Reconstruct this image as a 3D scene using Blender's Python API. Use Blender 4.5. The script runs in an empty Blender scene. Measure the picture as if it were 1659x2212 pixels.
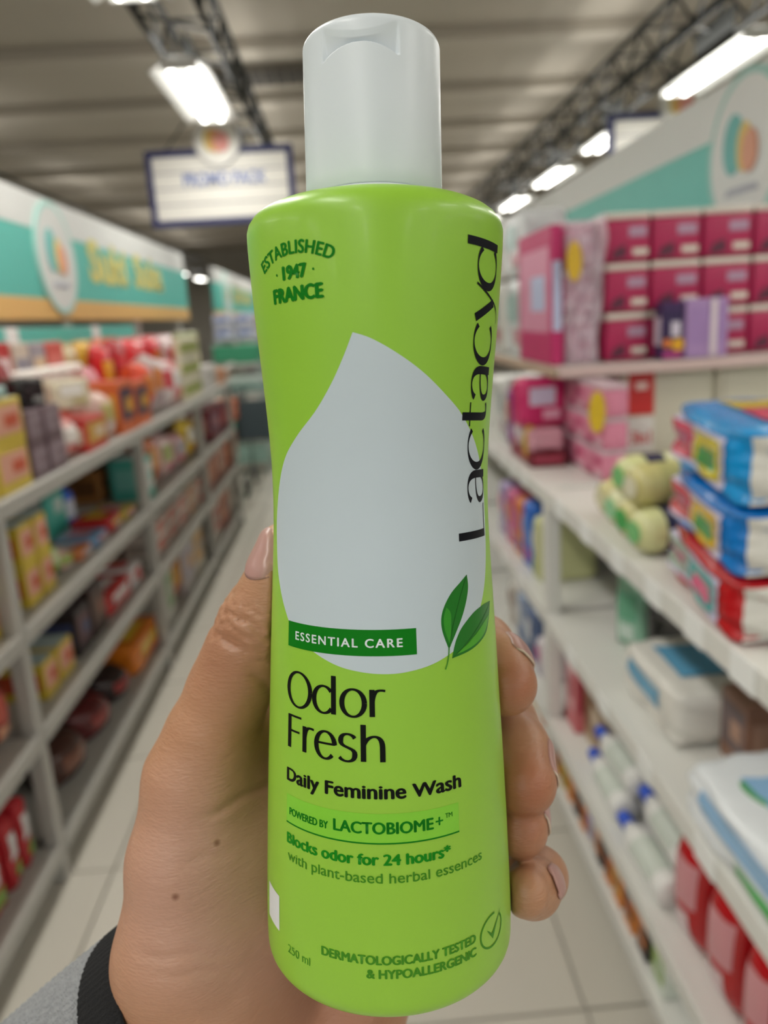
import bpy, bmesh, math, random
import numpy as np
from mathutils import Matrix, Vector

random.seed(7)
sc = bpy.context.scene
COL = sc.collection
R = math.radians

# ------------------------------------------------------------------ camera
W, H, F = 1659.0, 2212.0, 1660.0
CAM_AT = np.array([0.0, 0.0, 1.5])


def cam_rows(pitch=14.2, yaw=2.0, roll=3.7):
    p, y, r = R(pitch), R(yaw), R(roll)
    fwd = np.array([math.sin(y) * math.cos(p), math.cos(y) * math.cos(p), -math.sin(p)])
    right = np.array([math.cos(y), -math.sin(y), 0.0])
    up = np.cross(right, fwd)
    return np.array([right * math.cos(r) - up * math.sin(r), up * math.cos(r) + right * math.sin(r), fwd])


CM = cam_rows()
cam_data = bpy.data.cameras.new('camera')
cam = bpy.data.objects.new('camera', cam_data)
COL.objects.link(cam)
mw = Matrix.Identity(4)
for i in range(3):
    mw[i][0], mw[i][1], mw[i][2], mw[i][3] = CM[0][i], CM[1][i], -CM[2][i], CAM_AT[i]
cam.matrix_world = mw
cam_data.sensor_fit = 'VERTICAL'
cam_data.sensor_height = 36.0
cam_data.lens = 36.0 * F / H
cam_data.clip_start = 0.01
cam_data.clip_end = 200
cam_data.dof.use_dof = True
cam_data.dof.focus_distance = 0.152
cam_data.dof.aperture_fstop = 13.0
sc.camera = cam

# ------------------------------------------------------------------ light and exposure
world = bpy.data.worlds.new('World')
sc.world = world
world.use_nodes = True
bg = world.node_tree.nodes['Background']
bg.inputs[0].default_value = (0.80, 0.86, 0.95, 1)
bg.inputs[1].default_value = 0.40          # added ambient fill for even light, let in where the rear wall is left out
sc.view_settings.view_transform = 'Standard'
sc.view_settings.look = 'None'
sc.view_settings.gamma = 1.0
sc.view_settings.use_curve_mapping = False
sc.view_settings.exposure = -0.08
LAMP_W = 16.0
TUBE_EMIT = 12.0
UP_SHARE = 0.5
try:
    sc.cycles.use_denoising = True
    sc.cycles.max_bounces = 6
    sc.cycles.transparent_max_bounces = 12
    sc.cycles.sample_clamp_indirect = 4.0
except Exception:
    pass


# ------------------------------------------------------------------ measuring helpers: where a sight line meets a plane of the shop
def ray(x, y):
    return CM.T @ np.array([(x - 829.5) / F, -(y - 1106) / F, 1.0])


def on_axis(x, y, ax, val):
    d = ray(x, y)
    return CAM_AT + d * ((val - CAM_AT[ax]) / d[ax])


def project(P):
    q = CM @ (np.array(P, float) - CAM_AT)
    return 829.5 + F * q[0] / q[2], 1106 - F * q[1] / q[2]


def y_at(px, X, Z):          # depth along the aisle where the line (X, *, Z) shows at column px
    lo, hi = 0.3, 40.0
    for _ in range(50):
        m = math.sqrt(lo * hi)
        u = project((X, m, Z))[0]
        if (u < px) == (X < 0):
            lo = m
        else:
            hi = m
    return m


def z_at(py, X, Y):
    lo, hi = -1.0, 5.0
    for _ in range(50):
        m = (lo + hi) / 2
        if project((X, Y, m))[1] > py:
            lo = m
        else:
            hi = m
    return m


def h(x, y, d):              # point at camera depth d
    return CAM_AT + CM.T @ np.array([(x - 829.5) / F * d, -(y - 1106) / F * d, d])


# ------------------------------------------------------------------ materials
_mats = {}


def lin(c):
    if isinstance(c, str):
        c = [int(c[i:i + 2], 16) / 255 for i in (0, 2, 4)]
    return [x / 12.92 if x <= 0.04045 else ((x + 0.055) / 1.055) ** 2.4 for x in c]


def M(hexc, rough=0.5, vary=0.05, scale=6.0, metal=0.0, bump=0.0, bscale=60.0, coat=0.0, sss=0.0, name=None):
    key = (hexc, rough, vary, scale, metal, bump, bscale, coat, sss)
    if key in _mats:
        return _mats[key]
    m = bpy.data.materials.new(name or 'surface_' + hexc)
    m.use_nodes = True
    nt = m.node_tree
    b = nt.nodes['Principled BSDF']
    c = lin(hexc)
    b.inputs['Roughness'].default_value = rough
    b.inputs['Metallic'].default_value = metal
    b.inputs['Coat Weight'].default_value = coat
    b.inputs['Coat Roughness'].default_value = 0.12
    tc = nt.nodes.new('ShaderNodeTexCoord')
    if vary:
        no = nt.nodes.new('ShaderNodeTexNoise')
        no.inputs['Scale'].default_value = scale
        no.inputs['Detail'].default_value = 3
        nt.links.new(tc.outputs['Object'], no.inputs['Vector'])
        mix = nt.nodes.new('ShaderNodeMix')
        mix.data_type = 'RGBA'
        mix.inputs[6].default_value = [*(min(1, v * (1 - vary)) for v in c), 1]
        mix.inputs[7].default_value = [*(min(1, v * (1 + vary)) for v in c), 1]
        nt.links.new(no.outputs['Fac'], mix.inputs[0])
        nt.links.new(mix.outputs[2], b.inputs['Base Color'])
    else:
        b.inputs['Base Color'].default_value = [*c, 1]
    if bump:
        n2 = nt.nodes.new('ShaderNodeTexNoise')
        n2.inputs['Scale'].default_value = bscale
        n2.inputs['Detail'].default_value = 4
        nt.links.new(tc.outputs['Object'], n2.inputs['Vector'])
        bp = nt.nodes.new('ShaderNodeBump')
        bp.inputs['Strength'].default_value = bump
        bp.inputs['Distance'].default_value = 0.01
        nt.links.new(n2.outputs['Fac'], bp.inputs['Height'])
        nt.links.new(bp.outputs['Normal'], b.inputs['Normal'])
    if sss:
        b.inputs['Subsurface Weight'].default_value = sss
        b.inputs['Subsurface Radius'].default_value = (1.0, 0.35, 0.2)
        b.inputs['Subsurface Scale'].default_value = 0.003
    _mats[key] = m
    return m


def emit_mat(name, col, strength):
    m = bpy.data.materials.new(name)
    m.use_nodes = True
    nt = m.node_tree
    nt.nodes.clear()
    o = nt.nodes.new('ShaderNodeOutputMaterial')
    e = nt.nodes.new('ShaderNodeEmission')
    e.inputs[0].default_value = (*col, 1)
    e.inputs[1].default_value = strength
    nt.links.new(e.outputs[0], o.inputs[0])
    try:
        m.cycles.emission_sampling = 'NONE'
    except Exception:
        pass
    return m


# ------------------------------------------------------------------ object helpers
def link(name, mesh, parent=None, mat=None, loc=None, rz=None):
    o = bpy.data.objects.new(name, mesh)
    COL.objects.link(o)
    if mat is not None and mesh is not None:
        if not mesh.materials:
            mesh.materials.append(mat)
        elif mesh.materials[0] != mat:
            o.material_slots[0].link = 'OBJECT'
            o.material_slots[0].material = mat
    if parent is not None:
        o.parent = parent
    if loc is not None:
        o.location = loc
    if rz is not None:
        o.rotation_euler = (0, 0, rz)
    return o


def tag(o, label=None, cat=None, group=None, kind=None):
    for k, v in (('label', label), ('category', cat), ('group', group), ('kind', kind)):
        if v:
            o[k] = v
    return o


def empty(name, loc=(0, 0, 0), rz=0.0):
    o = link(name, None, loc=loc, rz=rz)
    o.empty_display_size = 0.05
    return o


def mesh_of(verts, faces, name='mesh', smooth=False):
    me = bpy.data.meshes.new(name)
    me.from_pydata([tuple(map(float, v)) for v in verts], [], [tuple(f) for f in faces])
    me.update()
    if smooth:
        me.polygons.foreach_set('use_smooth', [True] * len(me.polygons))
    return me


def from_bm(bm, name='mesh', smooth=False):
    bmesh.ops.recalc_face_normals(bm, faces=bm.faces)
    me = bpy.data.meshes.new(name)
    bm.to_mesh(me)
    bm.free()
    if smooth:
        me.polygons.foreach_set('use_smooth', [True] * len(me.polygons))
    return me


_cache = {}


def box_mesh(w, d, hh, bev=0.004, seg=1, z0=0.0):
    """w x d x hh box centred in x and y, standing on z0"""
    k = ('box', round(w, 4), round(d, 4), round(hh, 4), bev, seg, round(z0, 4))
    if k in _cache:
        return _cache[k]
    bm = bmesh.new()
    bmesh.ops.create_cube(bm, size=1.0)
    for v in bm.verts:
        v.co = Vector((v.co.x * w, v.co.y * d, (v.co.z + 0.5) * hh + z0))
    b = min(bev, w * 0.3, d * 0.3, hh * 0.3)
    if b > 1e-5:
        bmesh.ops.bevel(bm, geom=list(bm.edges), offset=b, segments=seg, profile=0.5, affect='EDGES')
    me = from_bm(bm, 'box', smooth=seg > 1)
    _cache[k] = me
    return me


def span_box(name, x0, x1, y0, y1, z0, z1, mat, parent=None, origin=None, bev=0.003):
    """box given by its extents; the object's origin sits at its own base"""
    o = link(name, box_mesh(x1 - x0, y1 - y0, z1 - z0, bev), parent, mat)
    p = Vector(((x0 + x1) / 2, (y0 + y1) / 2, z0))
    if origin is not None:
        p = p - Vector(origin)
    o.location = p
    return o


def lathe_mesh(prof, n=24, name='lathe', smooth=True):
    verts, faces = [], []
    for r, z in prof:
        for i in range(n):
            a = 2 * math.pi * i / n
            verts.append((r * math.cos(a), r * math.sin(a), z))
    for j in range(len(prof) - 1):
        for i in range(n):
            k = (i + 1) % n
            faces.append((j * n + i, j * n + k, (j + 1) * n + k, (j + 1) * n + i))
    faces.append(tuple(range(n - 1, -1, -1)))
    faces.append(tuple((len(prof) - 1) * n + i for i in range(n)))
    return mesh_of(verts, faces, name, smooth)


def tube_mesh(pts, r, n=8, name='tube', closed=False):
    """round bar along a polyline; r may be a number or one per point"""
    P = [Vector(p) for p in pts]
    rr = r if isinstance(r, (list, tuple)) else [r] * len(P)
    verts, faces = [], []
    for i, p in enumerate(P):
        t = (P[min(i + 1, len(P) - 1)] - P[max(i - 1, 0)]).normalized()
        a = Vector((0, 0, 1)) if abs(t.z) < 0.9 else Vector((1, 0, 0))
        u = t.cross(a).normalized()
        v = t.cross(u)
        for k in range(n):
            an = 2 * math.pi * k / n
            verts.append(p + (u * math.cos(an) + v * math.sin(an)) * rr[i])
    for i in range(len(P) - 1):
        for k in range(n):
            k2 = (k + 1) % n
            faces.append((i * n + k, i * n + k2, (i + 1) * n + k2, (i + 1) * n + k))
    faces.append(tuple(range(n - 1, -1, -1)))
    faces.append(tuple((len(P) - 1) * n + k for k in range(n)))
    return mesh_of(verts, faces, name, True)


def disc_mesh(r, t, n=48, z0=0.0):
    """disc in the XZ plane, facing -Y, thickness t"""
    verts, faces = [], []
    for y in (-t / 2, t / 2):
        for i in range(n):
            a = 2 * math.pi * i / n
            verts.append((r * math.cos(a), y, r * math.sin(a) + z0))
    faces.append(tuple(range(n)))
    faces.append(tuple(range(2 * n - 1, n - 1, -1)))
    for i in range(n):
        k = (i + 1) % n
        faces.append((i, n + i, n + k, k))
    return mesh_of(verts, faces, 'disc')


def ring_mesh(r0, r1, t, n=48):
    verts, faces = [], []
    for y in (-t / 2, t / 2):
        for r in (r0, r1):
            for i in range(n):
                a = 2 * math.pi * i / n
                verts.append((r * math.cos(a), y, r * math.sin(a)))
    for i in range(n):
        k = (i + 1) % n
        for a, b in ((0, 1), (1, 3), (3, 2), (2, 0)):
            faces.append((a * n + i, a * n + k, b * n + k, b * n + i))
    return mesh_of(verts, faces, 'ring')


def poly_plate(pts, t=0.002):
    """flat shape given in (x, z), facing -Y, thickness t"""
    n = len(pts)
    verts = [(x, -t / 2, z) for x, z in pts] + [(x, t / 2, z) for x, z in pts]
    faces = [tuple(range(n)), tuple(range(2 * n - 1, n - 1, -1))]
    faces += [(i, n + i, n + (i + 1) % n, (i + 1) % n) for i in range(n)]
    bm = bmesh.new()
    bm.from_mesh(mesh_of(verts, faces))
    return from_bm(bm)


def text_bm(body, offset=0.0, space=1.0, res=5):
    cu = bpy.data.curves.new('lettering', 'FONT')
    cu.body = body
    cu.size = 1.0
    cu.offset = offset
    cu.space_character = space
    cu.resolution_u = res
    cu.fill_mode = 'FRONT'
    ob = bpy.data.objects.new('lettering', cu)
    COL.objects.link(ob)
    me = bpy.data.meshes.new_from_object(ob)
    bpy.data.objects.remove(ob)
    bpy.data.curves.remove(cu)
    bm = bmesh.new()
    bm.from_mesh(me)
    bpy.data.meshes.remove(me)
    bmesh.ops.remove_doubles(bm, verts=bm.verts, dist=1e-5)
    return bm


def flat_text(body, w, hh, offset=0.02):
    """text as a thin raised print w wide and hh high, centred, in the XZ plane facing -Y"""
    bm = text_bm(body, offset, 1.0, 3)
    xs = [v.co.x for v in bm.verts]
    ys = [v.co.y for v in bm.verts]
    x0, x1, y0, y1 = min(xs), max(xs), min(ys), max(ys)
    for v in bm.verts:
        v.co = Vector((((v.co.x - x0) / (x1 - x0) - 0.5) * w, 0.0, ((v.co.y - y0) / (y1 - y0) - 0.5) * hh))
    return from_bm(bm, 'lettering')


WHITE = M('e9ebe8', 0.45, 0.02)
SHELFW = M('dcdcd6', 0.4, 0.03)
GREY = M('9a9a94', 0.5, 0.05)
DARK = M('2b2d2c', 0.5, 0.1)

# ------------------------------------------------------------------ the shop: floor, ceiling, walls
RX0, RX1, RY0, RY1, RH = -9.0, 9.0, -7.0, 27.0, 3.95
floor = span_box('floor', RX0, RX1, RY0, RY1, -0.12, -0.012, M('aaa69c', 0.7), bev=0)
tag(floor, kind='structure')
tile_mats = [M(c, 0.32, 0.03, 3.0) for c in ('c0bcb0', 'bcb8ac', 'c3bfb3')]
TS = 0.6
tile_me = box_mesh(TS - 0.006, TS - 0.006, 0.012, 0.0015)
big = None
for i in range(-4, 5):
    for j in range(0, 20):
        t = link('floor_tile', tile_me, floor, tile_mats[(i * 7 + j * 3) % 3])
        t.location = (0.12 + i * TS - floor.location.x, 0.45 + j * TS - floor.location.y, -0.012 - floor.location.z)
# beyond the tiles that can be told apart: one joined field
bm = bmesh.new()
for i in range(-15, 16):
    for j in range(-12, 45):
        if -4 <= i <= 4 and 0 <= j < 20:
            continue
        x, y = 0.12 + i * TS, 0.45 + j * TS
        if abs(x) > 8.7 or y < RY0 + 0.3 or y > RY1 - 0.3:
            continue
        s = TS / 2 - 0.003
        vs = [bm.verts.new((x + a * s, y + b * s, z)) for z in (-0.012, 0.0) for a, b in ((-1, -1), (1, -1), (1, 1), (-1, 1))]
        bm.faces.new(vs[4:])
        for k in range(4):
            bm.faces.new((vs[k], vs[(k + 1) % 4], vs[4 + (k + 1) % 4], vs[4 + k]))
fo = link('far_tiles', from_bm(bm), floor, tile_mats[0])
fo.location = -floor.location
fo['kind'] = 'stuff'

ceil_mat = M('b6afa2', 0.85, 0.08, 1.5, bump=0.2, bscale=8)
beam_mat = M('bcb5a8', 0.8, 0.06, 1.5)
ceiling = tag(span_box('ceiling', RX0, RX1, RY0, RY1, RH, RH + 0.2, ceil_mat, bev=0), kind='structure')
for k, y in enumerate([0.9, 2.6, 4.3, 6.0, 7.7, 9.4, 11.1, 12.8, 14.5, 16.2, 17.9, 19.6, 21.3, 23.0]):
    b = span_box('beam', RX0, RX1, y - 0.13, y + 0.13, RH - 0.11, RH, beam_mat, ceiling, ceiling.location, 0.01)
for x in (-5.4, 5.6):
    b = span_box('girder', x - 0.2, x + 0.2, RY0, RY1, RH - 0.30, RH - 0.111, beam_mat, ceiling, ceiling.location, 0.01)
wall_m = M('b9b5ab', 0.8, 0.05, 1.0)
tag(span_box('wall_far', RX0, RX1, RY1, RY1 + 0.15, 0, RH, wall_m, bev=0), kind='structure')
tag(span_box('wall_left', RX0 - 0.15, RX0, RY0, RY1, 0, RH, wall_m, bev=0), kind='structure')
tag(span_box('wall_right', RX1, RX1 + 0.15, RY0, RY1, 0, RH, wall_m, bev=0), kind='structure')

# ceiling air vent seen beside the bottle cap
p = on_axis(580, 205, 2, RH - 0.31)
vent = empty('air_vent', (p[0], 8.55, RH - 0.06))
tag(vent, 'dark slatted air vent in the ceiling beyond the left lamp', 'vent')
link('frame', box_mesh(1.1, 0.5, 0.06, 0.005), vent, M('6d675d', 0.7))
for k in range(9):
    link('slat', box_mesh(0.09, 0.42, 0.02, 0.003), vent, M('4a463f', 0.7), loc=(-0.46 + k * 0.115, 0, -0.021))

# ------------------------------------------------------------------ lamps on dark lattice trusses
TUBE = emit_mat('fluorescent_tube', (1.0, 0.97, 0.9), TUBE_EMIT)
HOUSE = M('dfe0dd', 0.35, 0.02)
tube_me = lathe_mesh([(0.006, 0), (0.014, 0.01), (0.014, 1.12), (0.006, 1.13)], 12)
tube_me.transform(Matrix.Rotation(-math.pi / 2, 4, 'X'))
house_me = None


def trough_mesh():
    pr = [(-0.17, 0.0), (-0.05, 0.075), (0.05, 0.075), (0.17, 0.0), (0.165, -0.004), (0.05, 0.065), (-0.05, 0.065), (-0.165, -0.004)]
    v, f = [], []
    for y in (0.0, 1.16):
        v += [(x, y, z) for x, z in pr]
    n = len(pr)
    for i in range(n):
        f.append((i, (i + 1) % n, n + (i + 1) % n, n + i))
    f += [(0, 7, 6, 1), (1, 6, 5, 2), (2, 5, 4, 3), (8, 9, 14, 15), (9, 10, 13, 14), (10, 11, 12, 13)]
    b = bmesh.new()
    b.from_mesh(mesh_of(v, f))
    return from_bm(b)


trough_me = trough_mesh()
cap_me = box_mesh(0.2, 0.02, 0.06, 0.004)


def lamp(x, y, label, group=None, light=True, z=2.88):
    o = empty('ceiling_lamp', (x, y, z))
    tag(o, label, 'lamp', group)
    link('reflector', trough_me, o, HOUSE)
    for s in (-0.055, 0.055):
        link('tube', tube_me, o, TUBE, loc=(s, 0.015, 0.012))
    for yy in (0.0, 1.16):
        link('end_cap', cap_me, o, HOUSE, loc=(0, yy, 0.0))
    link('hanger', box_mesh(0.02, 0.5, 0.225, 0.002), o, DARK, loc=(0, 0.58, 0.07))
    if light:
        ld = bpy.data.lights.new('lamp_light', 'AREA')
        ld.shape = 'RECTANGLE'
        ld.size, ld.size_y = 0.22, 1.1
        ld.energy = LAMP_W
        ld.color = (1.0, 0.965, 0.91)
        lo = bpy.data.objects.new('lamp_light', ld)
        COL.objects.link(lo)
        lo.parent = o
        lo.location = (0, 0.58, -0.012)
        lu = bpy.data.lights.new('ceiling_fill', 'AREA')       # upward fill added to each lamp to brighten the ceiling
        lu.shape = 'RECTANGLE'
        lu.size, lu.size_y = 0.3, 0.9
        lu.energy = LAMP_W * UP_SHARE
        lu.color = (1.0, 0.965, 0.91)
        ul = bpy.data.objects.new('ceiling_fill', lu)
        COL.objects.link(ul)
        ul.parent = o
        ul.location = (0, 0.58, 0.16)
        ul.rotation_euler = (math.pi, 0, 0)
    return o


ORD = ['', 'first', 'second', 'third', 'fourth', 'fifth', 'sixth', 'seventh', 'eighth', 'ninth', 'tenth', 'eleventh', 'twelfth',
       'thirteenth', 'fourteenth', 'fifteenth', 'sixteenth', 'seventeenth', 'eighteenth', 'nineteenth', 'twentieth']


def ordn(n):
    return ORD[n] if n < len(ORD) else f'{n}th'


def truss(x, y0, y1, label, group=None, nb=0):
    o = empty('lighting_truss', (x, y0, 3.09))
    tag(o, label, 'truss', group)
    n = y1 - y0
    for s in (-0.17, 0.17):
        for zz in (0.03, 0.3):
            link('rail', tube_mesh([(s, 0, zz), (s, n, zz)], 0.02, 8), o, DARK)
    br = [tube_mesh([(sx, 0, 0.03), (sx, 0.3, 0.3)], 0.012, 6) for sx in (-0.17, 0.17)] + \
         [tube_mesh([(sx, 0.3, 0.3), (sx, 0.6, 0.03)], 0.012, 6) for sx in (-0.17, 0.17)] + \
         [tube_mesh([(-0.17, 0, 0.03), (0.17, 0.3, 0.03)], 0.01, 6), tube_mesh([(-0.17, 0.3, 0.3), (0.17, 0.3, 0.3)], 0.01, 6)]
    for k in range(min(nb, int(n / 0.6))):
        for b in br:
            link('brace', b, o, DARK, loc=(0, k * 0.6, 0))
    return o


XL, XR, XF = -0.80, 2.45, -4.05
truss(XL, 2.2, 25, 'dark lattice truss carrying lamps above the left rack', nb=14)
truss(XR, 3.4, 25, 'dark lattice truss carrying lamps above the right rack', nb=16)
truss(XF, 2.2, 25.5, 'dark lattice truss over the next aisle behind the left fascia', nb=0)
hid = 'lamps out of sight behind the camera'
for k, y in enumerate([2.63, 4.72, 6.9, 8.9, 10.9, 12.9, 14.9, 16.9]):
    lamp(XL, y, f'{ordn(k + 1)} twin-tube lamp from the camera on the left truss', 'twin tube ceiling lamps')
for k, y in enumerate([2.75, 4.72, 6.62, 8.55, 10.55, 12.55, 14.55, 16.55]):
    lamp(XR, y, f'{ordn(k + 1)} twin-tube lamp from the camera on the right truss', 'twin tube ceiling lamps')
for k, y in enumerate([4.7, 8.7, 12.7, 16.7, 20.0, 22.75]):
    lamp(XF, y, f'{ordn(k + 1)} twin-tube lamp on the far left truss, over the next aisle', 'twin tube ceiling lamps')
for x in (XL, XR, XF, 5.7):
    for y in (-5.2, -3.2, -1.25, 0.72):
        lamp(x, y, 'twin-tube ceiling lamp out of sight above and behind the camera', hid)


# ------------------------------------------------------------------ hanging aisle signs with a round emblem on top
NAVY = M('2a3166', 0.45, 0.05)
SIGNW = M('eceae2', 0.5, 0.02)


def emblem(parent, r, t, yoff):
    """white disc with a yellow to pink fruit-like swirl"""
    link('emblem_disc', disc_mesh(r, t), parent, M('efede4', 0.45, 0.02), loc=(0, yoff, 0))
    n = 24
    yel = [(-0.42 * r + 0.30 * r * math.cos(a), 0.05 * r + 0.5 * r * math.sin(a)) for a in np.linspace(0.5 * math.pi, 1.5 * math.pi, n)] + \
          [(-0.42 * r + 0.18 * r * math.cos(a), 0.05 * r + 0.5 * r * math.sin(a)) for a in np.linspace(-0.5 * math.pi, 0.5 * math.pi, n)]
    link('emblem_crescent', poly_plate(yel, 0.004), parent, M('eed27a', 0.5), loc=(0.12 * r, yoff - t / 2 - 0.002, 0))
    org = [(0.0 + 0.30 * r * math.cos(a), 0.0 + 0.52 * r * math.sin(a)) for a in np.linspace(0, 2 * math.pi, 2 * n, endpoint=False)]
    link('emblem_swirl', poly_plate(org, 0.004), parent, M('f0b27c', 0.5), loc=(-0.04 * r, yoff - t / 2 - 0.003, 0))
    pnk = [(0.0 + 0.33 * r * math.cos(a), 0.0 + 0.44 * r * math.sin(a)) for a in np.linspace(0, 2 * math.pi, 2 * n, endpoint=False)]
    link('emblem_petal', poly_plate(pnk, 0.004), parent, M('f2a49a', 0.5), loc=(0.24 * r, yoff - t / 2 - 0.004, -0.05 * r))


def hang_sign(x, y, z, label, words, tx):
    o = empty('hanging_sign', (x, y, z))
    tag(o, label, 'sign')
    link('frame', box_mesh(1.10, 0.05, 0.54, 0.006), o, NAVY)
    for k in range(4):
        hh = 0.105
        link('panel', box_mesh(1.0, 0.012, hh, 0.002), o, SIGNW, loc=(0, -0.027, 0.045 + k * 0.112))
    e = empty('emblem', (0, -0.045, 0.575))
    e.parent = o
    emblem(e, 0.158, 0.03, 0)
    link('emblem_rim', ring_mesh(0.158, 0.168, 0.034), e, M('c9c9cc', 0.4))
    for s in (-0.4, 0.4):
        link('hanger_rod', tube_mesh([(s, 0, 0.53), (tx - x + (0.17 if s > 0 else -0.17), 0, 3.096 - z)], 0.006, 6), o, DARK)
    if words:
        link('lettering', flat_text(words, 0.62, 0.088, 0.03), o, M('6f82ba', 0.5, 0.02), loc=(0.03, -0.0375, 0.321))


ls = on_axis(468, 305, 1, 6.235)
hang_sign(ls[0], 6.28, ls[2] - 0.575, 'white hanging sign reading PROMO PACK in navy frame', 'PROMO PACK', XL)
rs_ = on_axis(1472, 224, 1, 6.235)
hang_sign(rs_[0], 6.28, rs_[2] - 0.575, 'white hanging sign in navy frame partly hidden by the right fascia', None, XR)

# ------------------------------------------------------------------ shelf racks, one thing per bay
PANEL = M('bdbdb6', 0.5, 0.04)
LDARK = M('85857d', 0.55, 0.06)
SHELFL = M('a9a8a1', 0.45, 0.04)  # shelf white darkened in colour: the left rack gets less light
TAG = M('eef0ee', 0.4, 0.02)
INK = M('83878a', 0.5)


def rack(name, side, y0, y1,  xf, xb, levels, label, group, uprights=(True, True), tags=0, back=None, back_top=None, mat=SHELFW):
    """xf: front edge, xb: back; levels: shelf tops"""
    L = y1 - y0
    SW = mat
    o = empty(name, ((xf + xb) / 2, (y0 + y1) / 2, 0))
    tag(o, label, 'shelf rack', group)
    ox, oy = o.location.x, o.location.y
    d = abs(xb - xf)
    sg = 1 if xf > xb else -1      # direction of the aisle
    top = max(levels)
    for k, (yy, on) in enumerate(((y0, uprights[0]), (y1, uprights[1]))):
        if on:
            span_box('upright', *sorted((xf - sg * 0.045, xf - sg * 0.002)), yy - 0.042, yy, 0, top - 0.002, SW, o, (ox, oy, 0))
            span_box('rear_upright', *sorted((xb, xb + sg * 0.04)), yy - 0.041, yy - 0.001, 0, back_top or top, SW, o, (ox, oy, 0))
    span_box('back_panel', *sorted((xb + sg * 0.005, xb + sg * 0.015)), y0 + 0.002, y1 - 0.043, 0.05, back_top or top, back or PANEL, o, (ox, oy, 0))
    span_box('kick_plate', *sorted((xf - sg * 0.06, xf - sg * 0.045)), y0 + 0.002, y1 - 0.043, 0.0, 0.085, LDARK, o, (ox, oy, 0))
    for k, z in enumerate(levels):
        s = span_box('shelf', *sorted((xb + sg * 0.016, xf - sg * 0.012)), y0 + 0.002, y1 - 0.043, z - 0.03, z, SW, o, (ox, oy, 0), 0.002)
        sx, sy, sz = s.location.x + ox, s.location.y + oy, s.location.z
        span_box('price_rail', *sorted((xf - sg * 0.012, xf + sg * 0.002)), y0 + 0.001, y1 - (0.001 if k == len(levels) - 1 else 0.043), z - 0.042, z + 0.004, SW, s, (sx, sy, sz), 0.002)
        if tags and k >= len(levels) - 2:
            n = tags if k == len(levels) - 1 else max(2, tags - 2)
            for q in range(n):
                yy = y0 + 0.12 + (L - 0.24) * (q + 0.5) / n + 0.05 * math.sin(q * 7.0 + k)
                t = span_box('price_tag', *sorted((xf + sg * 0.002, xf + sg * 0.005)), yy - 0.035, yy + 0.035, z - 0.042, z + 0.006, TAG, s, (sx, sy, sz), 0.001)
    return o


LZ = [0.12, 0.465, 0.755, 1.10]
for k, (a, b) in enumerate([(0.58, 1.951), (1.951, 3.331), (3.331, 4.701), (4.701, 5.94)]):
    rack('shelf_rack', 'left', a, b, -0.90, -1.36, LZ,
         f'{ordn(k + 1)} white metal shelf bay from the camera on the left side', 'left shelf bays', (k == 0, True), back=M('57574f', 0.6, 0.05), mat=SHELFL)  # back panel colour darkened to stand for shade inside these shelves
for k, (a, b) in enumerate([(0.77, 2.171), (2.171, 3.571), (3.571, 4.971), (4.971, 6.3)]):
    rack('shelf_rack', 'right', a, b, 1.57, 1.07, [0.10, 0.265, 0.61, 0.99],
         f'white metal shelf bay facing the next aisle, behind the {ordn(k + 1)} right bay', 'bays behind the right racks', (k == 0, True))
rack('shelf_rack', 'left', 8.75, 10.1, -0.90, -1.36, LZ, 'far white shelf bay under the second teal fascia on the left', None, (True, True))
RZ = [0.10, 0.265, 0.61, 0.99]
for k, (a, b) in enumerate([(0.77, 2.171), (2.171, 3.571), (3.571, 4.971), (4.971, 6.3)]):
    rack('shelf_rack', 'right', a, b, 0.54, 1.04, RZ,
         f'{ordn(k + 1)} white metal shelf bay from the camera on the right side', 'right shelf bays', (k == 0, True), tags=6 if k < 2 else 3)
# upper shelf that starts behind the first right bay
us = empty('upper_shelf', (1.06, 3.6, 0.992))
tag(us, 'upper shelf with pale edge under the pink and magenta packs', 'shelf')
link('deck', box_mesh(0.81, 2.4, 0.024, 0.003, z0=0.296), us, SHELFW)
link('edge_strip', box_mesh(0.012, 2.4, 0.032, 0.002, z0=0.289), us, M('b09a84', 0.6), loc=(-0.411, 0, 0))
link('front_strip', box_mesh(0.81, 0.012, 0.032, 0.002, z0=0.289), us, M('cbb4ae', 0.5), loc=(0, -1.206, 0))
for yy in (-0.9, 0.1, 1.1):
    link('post', box_mesh(0.03, 0.03, 0.295, 0.002), us, SHELFW, loc=(0.38, yy, 0))

# ------------------------------------------------------------------ fascia boards above the racks
TEAL = M('57b5a8', 0.5, 0.03)
BOARDW = M('e6e8e5', 0.5, 0.02)  # board white lightened to make up for dim light on the right board
ORANGE = M('d5ab66', 0.5, 0.03)


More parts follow.
